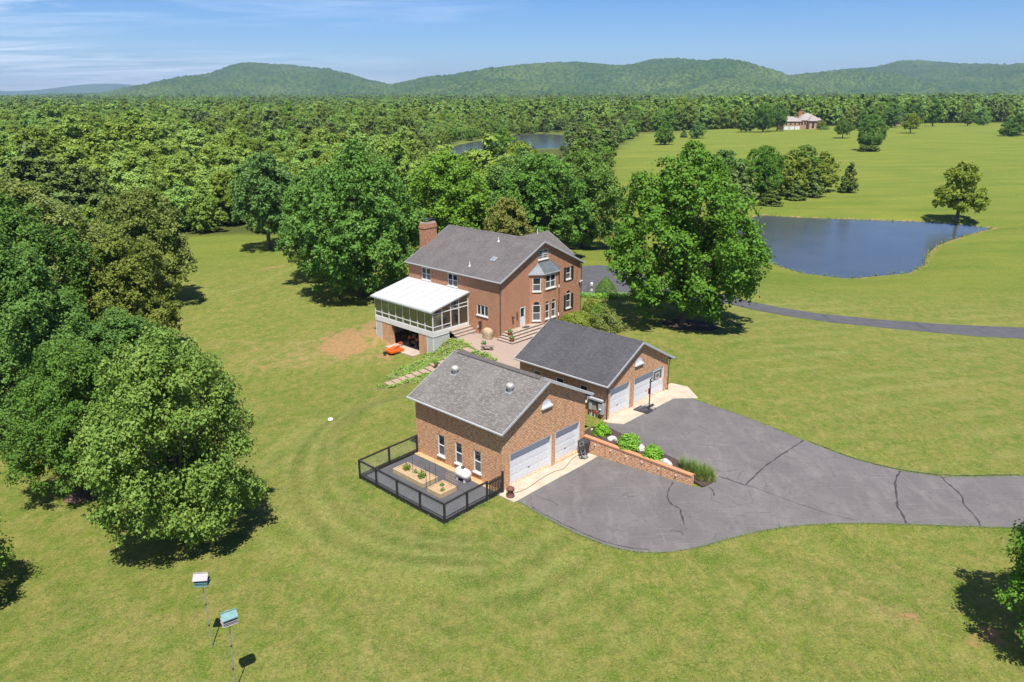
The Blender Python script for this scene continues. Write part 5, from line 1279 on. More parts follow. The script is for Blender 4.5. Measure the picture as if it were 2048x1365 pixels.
for P in ([(-10.9,63.6),(-12.2,63.4),(-12.4,64.3),(-9.6,65.0),(-7.0,66.6),(-5.2,67.9),(-4.0,66.5),(-5.0,64.9),(-7.3,64.0)], [(-5.4,72.9),(-6.6,74.4),(-8.6,73.0),(-9.3,71.6),(-11.0,70.2),(-11.8,67.6),(-11.6,66.4),(-10.0,66.2),(-7.6,68.0),(-6.2,69.0),(-4.3,70.6)], [(-3.4,69.2),(-2.2,69.4),(-1.9,67.5),(-1.3,66.2),(-2.4,65.6),(-4.0,67.0),(-4.2,68.4)]):
    setp(sheet("planting_soil", P, plain("planting_soil", (.16,.13,.07), .95, .3, 4, bump=.5), .03, .6), "earth under the ground cover on the bank", "soil", kind="structure")

# ------------------------------------------------------------------ tractor and cutter
tz = -1.92
tc_ = setp(empty("tractor", frame(HOO, -2.9, 8.7, tz), TH), "small orange tractor with canopy parked under the sunroom", "tractor")
MB().hexa([(.1,-.32,.55),(1.5,-.28,.6),(1.5,.28,.6),(.1,.32,.55),(.1,-.28,1.15),(1.45,-.22,1.05),(1.45,.22,1.05),(.1,.28,1.15)]).build("hood", M["orange"], tc_)
MB().box(-1.1,.3,-.35,.35,.45,.75).build("chassis", M["dark_metal"], tc_)
for s in (-1, 1):
    f = MB().hexa([(-1.2,s*.42,.9),(-.2,s*.42,.9),(-.2,s*.78,.9),(-1.2,s*.78,.9),(-1.1,s*.42,1.12),(-.3,s*.42,1.12),(-.3,s*.78,1.08),(-1.1,s*.78,1.08)]).build("fender", M["orange"], tc_)
    w = MB().tube([(-.75,s*.46,.55),(-.75,s*.80,.55)], .55, 20).build("wheel", M["rubber"], tc_); MB().tube([(-.75,s*.45,.55),(-.75,s*.815,.55)], .30, 14).build("rim", M["orange"], w)
    w = MB().tube([(1.15,s*.42,.33),(1.15,s*.64,.33)], .33, 16).build("wheel", M["rubber"], tc_); MB().tube([(1.15,s*.41,.33),(1.15,s*.65,.33)], .18, 12).build("rim", M["white"], w)
    MB().tube([(-1.15,s*.45,.8),(-1.1,s*.45,2.1)], .035, 6).build("canopy_post", M["dark_metal"], tc_)
MB().hexa([(-1.45,-.62,2.1),(-.05,-.62,2.1),(-.05,.62,2.1),(-1.45,.62,2.1),(-1.4,-.55,2.19),(-.1,-.55,2.19),(-.1,.55,2.19),(-1.4,.55,2.19)]).build("canopy", M["orange"], tc_)
MB().box(-.95,-.5,-.25,.25,.95,1.05).box(-1.02,-.92,-.25,.25,1.05,1.45).build("seat", M["black_plastic"], tc_)
MB().tube([(.15,0,1.1),(-.1,0,1.35)], .02, 6).tube([(-.1+.06*math.cos(k*.628),.18*math.sin(k*.628),1.35+.15*math.cos(k*.628)) for k in range(11)], .015, 5).build("steering_wheel", M["black_plastic"], tc_)
rc = setp(empty("rotary_cutter", frame(HOO, -5.95, 9.3, gz(*LH(-6.1,9.3,0)[:2])-HOO[2]+.03), TH-.12), "bright orange rotary mower deck on the ground behind the tractor", "mower")
rc.scale = (.85, .85, .85)
pl = [(-1.05,-.55),(-.8,-.78),(.5,-.80),(.85,-.72),(.85,.72),(.5,.80),(-.8,.78),(-1.05,.55)]
MB().prism(pl, .18, .42).build("deck", M["orange"], rc); MB().prism([(x*.55,y*.45) for x, y in pl], .421, .50).build("deck_crown", M["orange"], rc)
MB().lathe([(.22,.50),(.20,.68),(.12,.74)], (0,0,0), 12).build("gearbox", M["orange"], rc)
for s in (-1, 1):
    MB().tube([(.75,s*.40,.42),(.95,s*.22,1.05),(-.75,s*.25,.45)], .04, 6).build("hitch_frame", M["orange"], rc)
MB().tube([(.95,-.22,1.05),(.95,.22,1.05)], .04, 6).build("hitch_bar", M["orange"], rc); MB().tube([(0,0,.62),(1.2,0,.66)], .05, 8).build("drive_shaft", M["dark_metal"], rc)
w = MB().tube([(-1.45,-.09,.20),(-1.45,.09,.20)], .20, 14).build("tail_wheel", M["rubber"], rc); MB().tube([(-1.05,0,.42),(-1.4,.0,.46),(-1.45,.12,.20)], .03, 6).build("wheel_fork", M["orange"], w)
mw = setp(empty("garden_cart", frame(HOO, -3.4, 7.3, tz), TH), "wooden sided cart in the shade beside the tractor", "cart")
MB().box(-.7,.7,-.35,.35,.38,.45).build("bed_floor", M["timber_g"], mw)
for a in ((-.7,.7,-.38,-.35),(-.7,.7,.35,.38),(-.73,-.7,-.38,.38),(.7,.73,-.38,.38)): MB().box(*a, .38, .70).build("side_board", M["timber_g"], mw)
for s in (-1, 1):
    for u in (-.45, .45): MB().tube([(u,s*.40,.2),(u,s*.48,.2)], .2, 14).build("wheel", M["rubber"], mw)

# ------------------------------------------------------------------ bird houses
def bird_house(x, y, h, rz_, wall, roofm, label, lean=(0,0)):
    z = gz(x, y); o = setp(empty("bird_house", (x, y, z), rz_), label, "bird house", "bird houses on tall poles"); o.scale = (.88, .88, 1)
    mb = MB(); mb.tube([(0,0,-.3),(lean[0]*.5,lean[1]*.5,h*.5),(lean[0],lean[1],h)], .026, 8); po = mb.build("pole", M["dark_metal"] if False else M["galv"], o)
    for f in (.33, .66): MB().lathe([(.045,0),(.05,.03),(.045,.08)], (lean[0]*f, lean[1]*f, h*f), 10).build("collar", M["dark_metal"], po)
    lx, ly = lean
    b = MB().box(lx-.30,lx+.30,ly-.20,ly+.20,h,h+.33).build("body", M[wall], o)
    for zz in (.0, .165): MB().box(lx-.36,lx+.36,ly-.30,ly+.30,h+zz-.015,h+zz+.01).build("porch", M[wall], o)
    for s in (-1, 1):
        for zz in (.085, .25):
            for k in range(3):
                u = lx-.2+k*.2; MB().tube([(u,ly+s*.199,h+zz),(u,ly+s*.204,h+zz)], .035, 10).build("entrance_hole", M["dark_metal"], b)
        for zz in (.08, .245): MB().tube([(lx-.34,ly+s*.28,h+zz),(lx+.34,ly+s*.28,h+zz)], .008, 5).build("porch_rail", M[wall], o)
    rf = MB()
    for s in (-1, 1): rf.hexa([(lx-.38,ly,h+.53),(lx+.38,ly,h+.53),(lx+.38,ly+s*.34,h+.31),(lx-.38,ly+s*.34,h+.31),(lx-.38,ly,h+.555),(lx+.38,ly,h+.555),(lx+.38,ly+s*.34,h+.335),(lx-.38,ly+s*.34,h+.335)])
    rf.build("roof", M[roofm], o)
    g_ = MB()
    for u in (lx-.30, lx+.30): g_.quad((u,ly-.20,h+.33),(u,ly+.20,h+.33),(u,ly,h+.52))
    g_.build("gable", M[wall], o, recalc=False); MB().box(lx-.39,lx+.39,ly-.03,ly+.03,h+.54,h+.58).build("ridge", M[roofm], o)
bird_house(-14.48, 30.61, 3.55, .12, "teal", "pinkish", "bird house with pale pink roof and teal walls on a tall pole", (-.06, .03))
bird_house(-12.39, 27.65, 3.60, .62, "pinkish", "teal", "bird house with teal roof and pale walls on a tall pole", (.22, .10))
setp(MB().lathe([(.22,-.05),(.22,.05),(.18,.12),(.08,.16),(.01,.17)], (0,0,0), 14).build("dome_cap", M["tank"], None, True, loc=gpt(-14.74,57.18)), "small white dome cap standing alone in the lawn", "cap")
# ------------------------------------------------------------------ shrubs beside the house
shrub("clipped_hedge_shrub", gpt(6.9, 78.0), 1.75, 1.2, 1.05, "hedge", 3400, .15, "wide clipped yellow green mound beside the house gable", lump=.06)
shrub("round_shrub", gpt(9.6, 79.3), 1.45, 1.35, 1.55, "mid", 3200, .15, "rounded dark green shrub right of the yellow green mound", lump=.08)
shrub("loose_shrub", gpt(9.9, 76.3), 1.55, 1.45, 1.75, "olive", 2600, .16, "loose feathery olive shrub behind the upper garage ridge", lump=.28)
shrub("golden_shrub", gpt(9.6, 82.6), 1.35, 1.9, .95, "yellow", 2600, .15, "bright golden shrub beside the house front corner", lump=.12)
shrub("dark_shrub", gpt(8.55, 81.6), .9, 1.0, 1.35, "olive", 1400, .15, "dark olive shrub against the house corner", lump=.2)
co = setp(empty("cone_evergreen", gpt(11.5, 91.3)), "dense conical evergreen shrub at the edge of the turning circle", "shrub")
n_ = 3600; tt = rng.random(n_)**.7; aa = rng.uniform(0, 6.283, n_); rr = 1.35*(1-tt**1.6)*rng.uniform(.85, 1.05, n_)+.05
C = np.stack([rr*np.cos(aa), rr*np.sin(aa), .05+tt*2.1], 1); N = np.stack([np.cos(aa), np.sin(aa), np.full(n_, .7)], 1)+rng.normal(size=(n_, 3))*.4
V, F = leaf_quads(C, N, .14); link("foliage", np_mesh("foliage", V, F, LEAF["dark"]), None, co); MB().tube([(0,0,-.1),(0,0,1.9)], [.08,.02], 6).build("stem", M["twig"], co)
hd = [(7.6,89.2),(9.2,88.7),(11,88.6),(12.8,89.2),(14.2,90.1),(14.0,91.0),(12.6,90.3),(10.8,89.8),(9.2,89.9),(7.8,90.1)]
P = np.array(hd); n_ = 5200; x, y = rng.uniform(7.4, 14.4, n_), rng.uniform(88.3, 91.3, n_); k = poly_sd(x, y, hd) < 0; x, y = x[k], y[k]; z = ground_z(x, y)+rng.uniform(.05, .55, len(x))
N = rng.normal(size=(len(x), 3))*.5; N[:, 2] += .9; V, F = leaf_quads(np.stack([x, y, z], 1), N, .15); setp(link("low_hedge", np_mesh("low_hedge", V, F, LEAF["bright"])), "low bright green hedge strip along the turning circle", "hedge", kind="stuff")
lp = setp(empty("garden_lantern", gpt(9.9, 92.6)), "small cream lantern pedestal by the turning circle", "lantern")
MB().lathe([(.22,0),(.22,.10),(.12,.18),(.10,.55),(.20,.62),(.20,.72)], (0,0,0), 12).build("pedestal", M["concrete"], lp); MB().lathe([(.16,.72),(.19,.9),(.14,1.02),(.03,1.1)], (0,0,0), 12).build("lamp_head", M["tank"], lp)
rp = setp(empty("handrail", gpt(8.5, 91.8)), "thin black handrail posts by the far house corner", "handrail")
for dx in (0, .9): MB().tube([(dx,dx*.2,0),(dx,dx*.2,1.0)], .03, 6).build("post", M["dark_metal"], rp)
MB().tube([(0,0,.98),(.9,.18,.98)], .02, 6).build("rail", M["dark_metal"], rp)
rd = [(x, y, gz(x, y)) for x, y in zip(rng.normal(17.6, 1.5, 60), rng.normal(140.2, 1.2, 60))]
setp(link("reed_bed", blades(rd, 1.9, .04, 26, .6, LEAF["reed"], "reed_bed")), "tan reeds in the grass between house and meadow", "reeds", kind="stuff")
PR_ = resample(POND, .8); rd = [(x+rng.normal()*.35, y+rng.normal()*.35, gz(x, y)-.02) for x, y in PR_ if rng.random() < .85]
setp(link("pond_edge_grass", blades(rd, .5, .04, 10, .5, LEAF["ograss"], "pond_edge_grass")), "rough grass fringe round the pond shore", "grass", kind="stuff")

# ------------------------------------------------------------------ houses beyond the meadow
def hip(mb, u0, u1, v0, v1, z, h, ov=.5):
    u0, u1, v0, v1 = u0-ov, u1+ov, v0-ov, v1+ov; w = min(u1-u0, v1-v0)/2
    if u1-u0 >= v1-v0: a, b = (u0+w, (v0+v1)/2, z+h), (u1-w, (v0+v1)/2, z+h)
    else: a, b = ((u0+u1)/2, v0+w, z+h), ((u0+u1)/2, v1-w, z+h)
    c = [(u0,v0,z),(u1,v0,z),(u1,v1,z),(u0,v1,z)]
    if u1-u0 >= v1-v0: mb.quad(c[0],c[1],b,a); mb.quad(c[1],c[2],b); mb.quad(c[2],c[3],a,b); mb.quad(c[3],c[0],a)
    else: mb.quad(c[0],c[1],a); mb.quad(c[1],c[2],b,a); mb.quad(c[2],c[3],b); mb.quad(c[3],c[0],a,b)
    mb.quad(*[(p[0],p[1],z-.02) for p in reversed(c)])
fh = setp(empty("distant_house", gpt(178, 512), .12), "distant brick house with pale roofs and three white garage doors", "house")
fh.scale = (.9, .9, .92)
fw = MB(); fw.box(-3.5,9.5,0,9,-1,5.6); fw.box(9.5,26,2,16,-1,6.2); fw.build("wall", plain("far_brick", (.34,.21,.15), .9, .15, 1), fh)
froof = plain("far_roof", (.27,.235,.22), .9, .1, .5)
r_ = MB(); hip(r_, -3.5, 9.5, 0, 9, 5.62, 3.2); r_.build("roof", froof, fh, recalc=False); r_ = MB(); hip(r_, 9.5, 26, 2, 16, 6.22, 4.6); r_.build("roof", froof, fh, recalc=False); r_ = MB(); hip(r_, 15, 21, -1.5, 6, 5.9, 3.4); r_.build("roof", froof, fh, recalc=False)
MB().box(15.2,20.8,-1.2,2.0,-1,5.88).build("wall", plain("far_brick_b", (.42,.25,.18), .9, .15, 1), fh)
for i in range(3): MB().box(-3.0+i*4.1, .5+i*4.1, -.06, -.004, -.6, 2.3).build("garage_door", M["door_white"], fh)
for u in (-2.2, 1.2, 4.4, 7.6): MB().box(u, u+1.1, -.05, -.004, 3.3, 4.8).build("window", M["pane"], fh)
for u in (10.5, 12.8, 22, 24): MB().box(u, u+1.2, 1.95, 1.996, 3.2, 5.0).build("window", M["pane"], fh)
MB().box(17.2,18.8,-1.26,-1.204,1.0,4.8).build("window", M["pane"], fh)
for u, v in ((11.5,9), (14,11)): MB().box(u, u+1.4, v, v+1.0, 5, 12.4).build("chimney", plain("far_chimney", (.34,.13,.08), .9), fh)
fh2 = setp(empty("distant_cottage", gpt(268, 560), -.3), "small dark roofed cottage half hidden by trees beyond the meadow", "house")
MB().box(0,11,0,8,-1,4.5).build("wall", plain("far_wall_tan", (.34,.24,.17), .9, .1, 1), fh2); r_ = MB(); hip(r_, 0, 11, 0, 8, 4.52, 3.6); r_.build("roof", M["sh_g2"], fh2, recalc=False)
for u in (2, 5, 8): MB().box(u, u+1.2, -.05, -.004, 1.2, 2.8).build("window", M["white"], fh2)
for i, (x, y, w, h, lb) in enumerate(((640,1350,26,7,"long pale barn far off above the woods at right"), (560,1450,14,6,"small white far off barn left of the long barn"), (433,700,9,4,"tiny white shed at the far end of the meadow"), (395,668,8,4.5,"tiny grey roofed shed beyond the meadow trees"))):
    b_ = setp(empty("distant_barn", gpt(x, y, 5.5 if y > 1000 else 0), .2*i), lb, "barn"); MB().box(0,w,0,w*.6,-6,h*.6).build("wall", M["white"], b_)
    r_ = MB(); r_.quad((-.4,-.4,h*.6),(w+.4,-.4,h*.6),(w+.4,w*.3,h),(-.4,w*.3,h)); r_.quad((-.4,w*.6+.4,h*.6),(w+.4,w*.6+.4,h*.6),(w+.4,w*.3,h),(-.4,w*.3,h)); r_.build("roof", M["trim"], b_, recalc=False)
hedge_b = [(x, y) for x, y in zip(np.linspace(196, 222, 9), np.linspace(498, 500, 9))]
for i, (x, y) in enumerate(hedge_b[::3]): shrub("garden_shrub", gpt(x, y), 3.0, 2.0, 1.8, "dark", 260, .7, ("dark shrub before the distant house, leftmost", "dark shrub before the distant house, middle", "dark shrub before the distant house, rightmost")[i], group="shrubs before the distant house")

# ------------------------------------------------------------------ longer grass along edges and tufts in the lawn
E_ = []
for line, off in ((LOW_EDGE[1:-1], -.06), (UP_EDGE[1:], -.06)):
    L_ = resample(smooth_line(line), .09, False); A = np.array(L_)
    for i in range(1, len(A)-1):
        d = A[i+1]-A[i-1]; d /= np.hypot(*d)+1e-9; p = A[i]+np.array((d[1], -d[0]))*(off*-1*rng.uniform(-.5, 2.2))
        E_.append((p[0], p[1], gz(*p)+.0))
for (u0, v0, u1_, v1_) in ((-5.25,-.2,-5.25,8.5), (-5.2,-.28,-1.4,-.28), (-5.2,8.55,-.2,8.55)):
    for k in range(70):
        f = rng.random(); p = frame(G1O, u0+(u1_-u0)*f+rng.normal()*.04, v0+(v1_-v0)*f+rng.normal()*.04); E_.append((p[0], p[1], gz(p[0], p[1])))
setp(link("edge_grass", blades(E_, .15, .011, 6, .14, LEAF["ograss"], "edge_grass")), "longer grass along the driveway and fence edges", "grass", kind="stuff")
nt_ = 15000; x = rng.uniform(-32, 34, nt_); y = 26+rng.random(nt_)**1.4*46; keep = poly_sd(x, y, drive_poly) > .25
uu, vv = (x-G1O[0])*CT+(y-G1O[1])*ST, -(x-G1O[0])*ST+(y-G1O[1])*CT
keep &= ~((uu > -5.4) & (uu < 8.7) & (vv > -1.8) & (vv < 8.8)) & ~((uu > 8) & (uu < 12) & (vv > -10) & (vv < 2))
uu, vv = (x-G2O[0])*CT+(y-G2O[1])*ST, -(x-G2O[0])*ST+(y-G2O[1])*CT
keep &= ~((uu > -3) & (uu < 10.5) & (vv > -2.6) & (vv < 12))
keep &= ~((x > -14) & (x < 6) & (y > 60)); x, y = x[keep], y[keep]; z = ground_z(x, y)
setp(link("lawn_tufts", blades(list(zip(x, y, z)), .085, .011, 5, .10, LEAF["tuft"], "lawn_tufts")), "small darker grass tufts scattered over the mown lawn", "grass", kind="stuff")
# ------------------------------------------------------------------ trees
PROF = {
 "dome": ([0,.10,.32,.58,.80,.93,1], [.50,.88,1,.90,.66,.38,.10]),
 "oval": ([0,.10,.30,.55,.80,.93,1], [.42,.78,1,.95,.70,.40,.08]),
 "wide": ([0,.15,.40,.62,.82,.94,1], [.70,.98,1,.88,.62,.36,.10]),
 "tall": ([0,.08,.25,.50,.78,.92,1], [.35,.80,1,.92,.68,.38,.06]),
 "cone": ([0,.06,.5,1], [.75,1,.55,.05]),
 "pine": ([0,.20,.50,.80,1], [.30,.85,1,.70,.15]),
 "tier": ([0,.12,.34,.47,.54,.70,.86,1], [.72,1,.92,.60,.46,.60,.48,.10]),
}
def tree_proto(key, H, R, base, shape, nclump, nleaf, leaf, seed, rcl=(.15,.25), limbs=9, trunk_r=None, twin=False, rnd=.5):
    """returns (trunk mesh, crown mesh): boughs are clumps of leaf tufts set through the crown volume"""
    r = np.random.default_rng(seed); tt, rr = PROF[shape]; ch = H-base
    t = r.random(nclump*3); keep = r.random(nclump*3) < np.interp(t, tt, rr); t = t[keep][:nclump]; n = len(t)
    az = r.uniform(0, 2*np.pi, n); ph = r.uniform(0, 6.28, 5)
    lob = 1+.13*np.sin(3*az+ph[0]+2.5*t)+.09*np.sin(5*az+ph[1]-4*t)+.07*np.sin(2*az+9*t+ph[2])
    env = np.interp(t, tt, rr)*R*lob
    inner = r.random(n) < .24
    rad = env*np.where(inner, r.uniform(.15, .62, n), r.uniform(.74, 1.0, n))
    rc = R*r.uniform(*rcl, n)*np.where(inner, 1.1, 1)
    rad = np.maximum(0, rad-rc*.55)
    cz = base+t*ch*(1-.06)+.02*ch; cz = np.minimum(cz, H-rc*.6)
    C = np.stack([rad*np.cos(az), rad*np.sin(az), cz], 1)
    out = np.stack([np.cos(az), np.sin(az), np.full(n, .35)+1.1*(t-.35)], 1); out /= np.linalg.norm(out, axis=1, keepdims=True)
    # tufts on every clump, then leaves in every tuft
    w = rc**2/(rc**2).sum(); ntuft = max(n*4, nleaf//11)
    ci = r.choice(n, ntuft, p=w); d = r.normal(size=(ntuft, 3)); d += out[ci]*.75; d[:, 2] += .35; d /= np.linalg.norm(d, axis=1, keepdims=True)
    T = C[ci]+d*(rc[ci]*r.uniform(.62, 1.06, ntuft))[:, None]*np.array([1, 1, .80])
    li = r.integers(0, ntuft, nleaf); sig = (rc[ci[li]]*.17)[:, None]
    Lc = T[li]+r.normal(size=(nleaf, 3))*sig
    N = d[li]*.7+r.normal(size=(nleaf, 3))*rnd; N[:, 2] += .5
    global rng
    old = rng; rng = r; V, F = leaf_quads(Lc, N, leaf, .35); rng = old
    crown = np_mesh("crown", V, F); crown.materials.append(LEAF["mid"])
    mb = MB(); tr_ = trunk_r or H*.022
    if twin:
        for s in (-1, 1): mb.tube([(s*.15,0,-.6),(s*.3,s*.1,base*.8),(s*.9,s*.3,base+.35*ch),(s*1.1,s*.2,base+.7*ch)], [tr_*1.2,tr_*.9,tr_*.6,tr_*.15], 8)
    else: mb.tube([(0,0,-.6),(0,0,.15),(.06*tr_,.05,base*.6),(.1,-.08,base+.25*ch),(.05,.1,base+.55*ch),(0,0,base+.86*ch)], [tr_*1.7,tr_*1.25,tr_,tr_*.75,tr_*.45,tr_*.1], 9)
    for k in r.choice(n, min(limbs, n), replace=False):
        z0 = base*.85+.55*(C[k, 2]-base)*r.uniform(.5, .9); p1 = np.array([C[k,0]*.5, C[k,1]*.5, (z0+C[k,2])*.5+.06*ch])
        mb.tube([(0,0,z0), tuple(p1), tuple(C[k])], [tr_*.5, tr_*.28, tr_*.07], 5)
    trunk = mb.mesh("trunk", M["bark"], recalc=False)
    return trunk, crown
PT = {
 "A": tree_proto("A", 13.2, 5.4, 1.5, "wide", 230, 62000, .20, 11, (.13,.23), 14),
 "B": tree_proto("B", 18.0, 6.4, 1.5, "oval", 260, 52000, .26, 12, (.13,.22), 14),
 "C": tree_proto("C", 19.0, 8.4, 1.9, "wide", 300, 46000, .36, 13, (.11,.19), 16),
 "D": tree_proto("D", 18.5, 7.6, 1.6, "oval", 250, 34000, .38, 14, (.12,.21), 12),
 "E": tree_proto("E", 16.0, 6.4, 3.0, "dome", 180, 20000, .42, 15, (.13,.22), 10),
 "F": tree_proto("F", 15.5, 5.2, 0.9, "dome", 110, 12800, .46, 16, (.16,.26), 6, rnd=.36),
 "G": tree_proto("G", 16.5, 4.6, 2.2, "tall", 110, 12000, .46, 17, (.16,.27), 6, rnd=.36),
 "H": tree_proto("H", 14.5, 5.6, 0.9, "wide", 120, 13600, .46, 18, (.15,.25), 6, rnd=.36),
 "I": tree_proto("I", 16.0, 4.9, 0.9, "oval", 100, 12000, .46, 19, (.17,.28), 6, rnd=.36),
 "P": tree_proto("P", 17.0, 3.6, 5.5, "pine", 70, 6000, .52, 20, (.16,.28), 5, rnd=.36),
 "K": tree_proto("K", 9.0, 3.0, .5, "cone", 110, 9000, .38, 21, (.14,.24), 4, rnd=.36),
 "T": tree_proto("T", 13.0, 5.6, 3.1, "tier", 170, 16000, .38, 22, (.12,.20), 10, .22, True),
 "f1": tree_proto("f1", 15.0, 5.2, 1.5, "dome", 45, 2700, .95, 23, (.2,.3), 2, rnd=.26),
 "f2": tree_proto("f2", 16.0, 4.8, 1.5, "oval", 45, 2520, .95, 24, (.2,.3), 2, rnd=.26),
 "f3": tree_proto("f3", 14.0, 5.6, 1.5, "wide", 45, 2700, .95, 25, (.2,.3), 2, rnd=.26),
}
PH = {"A":(13.2,5.4),"B":(18,6.4),"C":(19,8.4),"D":(18.5,7.6),"E":(16,6.4),"F":(15.5,5.2),"G":(16.5,4.6),"H":(14.5,5.6),"I":(16,4.9),"P":(17,3.6),"K":(9,3),"T":(13,5.6)}
def put_tree(name, kind, x, y, H, R, leafkey, label, rot=None, group=None, cat="tree", z=None):
    h0, r0 = PH[kind]; o = empty(name, (x, y, gz(x, y)-.05 if z is None else z), random.uniform(0, 6.28) if rot is None else rot)
    o.scale = (R/r0, R/r0, H/h0); setp(o, label, cat, group)
    tk_, cr_ = PT[kind]; link("trunk", tk_, None, o); c = link("crown", cr_, None, o)
    c.material_slots[0].link = 'OBJECT'; c.material_slots[0].material = LEAF[leafkey]
    return o
HERO = [
 # name, proto, x, y, height, radius, leaf, label
 ("maple_tree","A",-19.6,40.4,13.4,4.6,"maple_near","large round maple standing nearest at lower left",.4),
 ("maple_tree","A",-29.5,47.6,11.2,4.0,"dark","maple with a small mulch ring behind the nearest left maple",2.2),
 ("broadleaf_tree","B",-39.5,57.5,16.5,5.6,"dark","tall dark green tree at the left edge behind the maples",1.0),
 ("broadleaf_tree","B",-44.5,66.5,18.5,6.6,"dark","tallest dark tree of the left cluster",2.6),
 ("broadleaf_tree","B",-32.8,61.0,9.5,4.4,"dark","short dark tree low in the left cluster beside the lawn",4.1),
 ("oak_tree","D",-39.0,74.5,13.6,5.2,"olive","olive flowering oak bordering the lawn in the left cluster",.2),
 ("oak_tree","D",-57.0,88.0,18.0,8.0,"olive","broad olive flowering oak at the far left",1.9),
 ("oak_tree","D",-47.0,97.0,15.5,6.0,"olive","olive oak behind the left cluster",3.0),
 ("broadleaf_tree","A",-32.3,34.2,9.8,4.6,"maple_near","maple cut off by the left picture edge beside its shadow",5.0),
 ("broadleaf_tree","A",26.4,28.2,10.8,4.2,"maple","tree cut off by the right picture edge at lower right",3.3),
 ("maple_tree","C",18.6,80.6,18.9,8.0,"maple","big spreading maple right of the house on its mulch ring",.9),
 ("maple_tree","C",-19.4,95.5,19.2,7.9,"maple","big dark green maple left of the house behind the sunroom",2.5),
 ("broadleaf_tree","D",-27.0,108.0,16.0,6.2,"maple","green tree behind the big maple left of the house",1.0),
 ("broadleaf_tree","E",-42.7,133.7,17.0,6.3,"dark","lone dark tree with bare trunk in the far lawn at left",2.2),
 ("lime_green_tree","D",-10.0,118.0,16.6,7.6,"lime","bright lime green tree behind the house chimney",3.9),
 ("broadleaf_tree","C",1.5,126.0,16.2,7.6,"mid","wide green tree behind the house ridge",1.5),
 ("broadleaf_tree","D",4.6,114.5,15.8,7.0,"maple","large green tree overhanging the house front wing",5.1),
 ("broadleaf_tree","D",12.0,128.0,16.5,6.6,"mid","green tree at the right end of the row behind the house",.7),
 ("flowering_tree","E",-.8,106.5,10.2,3.6,"flower","small tan flowering tree just above the house roof",2.0),
 ("maple_tree","C",-26.0,135.0,17.5,7.4,"mid","rounded green tree between lone tree and big left maple",4.4),
 ("pond_tree","T",96.5,166.2,12.9,5.7,"hedge","two tiered tree with twin trunks on the pond bank",.3),
 ("meadow_tree","D",152.6,336.5,15.5,5.6,"maple","tall meadow tree with a dark cedar at its foot",1.1),
 ("meadow_tree","E",172.2,412.2,9.5,4.6,"mid","small spreading tree alone in the upper meadow",2.1),
 ("meadow_tree","E",221.7,441.5,11.0,5.0,"hedge","small pale tree alone in the upper meadow at right",3.1),
 ("conifer_tree","G",284.5,537.8,19.0,4.8,"dark","tall narrow dark tree at the far right meadow edge",.5),
 ("broadleaf_tree","H",78.7,405.5,11.5,5.0,"maple","rounded tree alone at the left meadow edge",.1),
 ("broadleaf_tree","H",105.2,448.4,9.0,4.9,"dark","rounded dark tree in the middle of the far meadow edge",1.1),
 ("cedar_tree","K",100.0,460.0,5.0,2.4,"conifer","small cedar left of the rounded dark meadow tree",0),
 ("cedar_tree","K",150.9,333.5,5.6,4.9,"conifer","dark low cedar at the foot of the tall meadow tree",.4),
]
HERO.append(("broadleaf_tree","H",-3.5,352.0,13.5,7.2,"lime","bright green tree standing before the distant pond",1.3))
# clump above the pond
HERO += [
 ("broadleaf_tree","E",62.0,229.0,10.5,5.2,"maple","round green tree rising left of the thicket above the pond",.2),
 ("cedar_tree","K",56.0,192.0,11.0,4.2,"conifer","tall dark cedar at the left end of the thicket above the pond",.9),
 ("broadleaf_tree","D",64.0,199.0,14.0,5.6,"maple","largest dark green tree of the thicket above the pond",2.0),
 ("broadleaf_tree","H",74.0,206.0,12.2,5.2,"hedge","pale green tree in the middle of the thicket above the pond",3.0),
 ("broadleaf_tree","I",80.0,214.0,12.8,4.8,"mid","mid green tree behind the middle of the thicket above the pond",1.0),
 ("broadleaf_tree","H",85.0,213.0,10.5,4.8,"hedge","pale rounded tree right of the middle of the thicket above the pond",.4),
 ("cedar_tree","K",73.0,199.5,5.0,3.2,"conifer","low dark cedar in front of the thicket above the pond",2.4),
 ("cedar_tree","K",79.5,203.5,7.5,3.0,"conifer","pointed cedar in front of the pale thicket tree",1.4),
 ("cedar_tree","K",91.0,210.0,8.6,2.8,"conifer","slim pointed cedar at the right end of the thicket above the pond",.4),
 ("cedar_tree","K",63.5,189.5,4.6,3.4,"conifer","spreading low cedar nearest the pond in the thicket",3.4),
]
for i, (x, y, H, R, k, lf, lb) in enumerate(((155,490,17,6.5,"D","dark","dark round tree left of the distant house"),(166,497,17,6.0,"E","dark","dark round tree beside the distant house garage"),(147,498,15,5.5,"I","mid","mid green tree at the left of the distant house trees"),(211,478,11,5.0,"H","dark","dark tree before the right end of the distant house"),(222,520,14,6.5,"H","hedge","pale tree right of the distant house"),(238,530,14,6.0,"I","mid","mid green tree right of the distant house"),(248,520,15,6.5,"F","dark","dark tree between distant house and cottage"),(283,575,17,6.0,"G","dark","dark tree hiding the distant cottage"),(262,545,17,6.0,"F","maple","green tree left of the distant cottage"),(196,503,6,3.2,"H","hedge","small pale tree before the distant house"),(332,560,8,4.5,"H","lime","small lime tree on the far meadow edge"),(345,585,11,6,"H","dark","dark rounded tree on the far meadow edge"),(268,420,11,6.5,"H","dark","dark tree at the right picture edge of the meadow"),(258,412,8,5,"H","dark","low dark tree at the right picture edge of the meadow"),(312,545,10,4.2,"G","mid","narrow green tree near the far meadow edge"),(254,500,18,4.5,"G","dark","tall slim dark tree left of the upper meadow trees"))):
    HERO.append(("far_meadow_tree", k, x, y, H, R, lf, lb, i*.7))
for nm, k, x, y, H, R, lf, lb, *ro in HERO: put_tree(nm, k, x, y, H, R, lf, lb, ro[0] if ro else None)

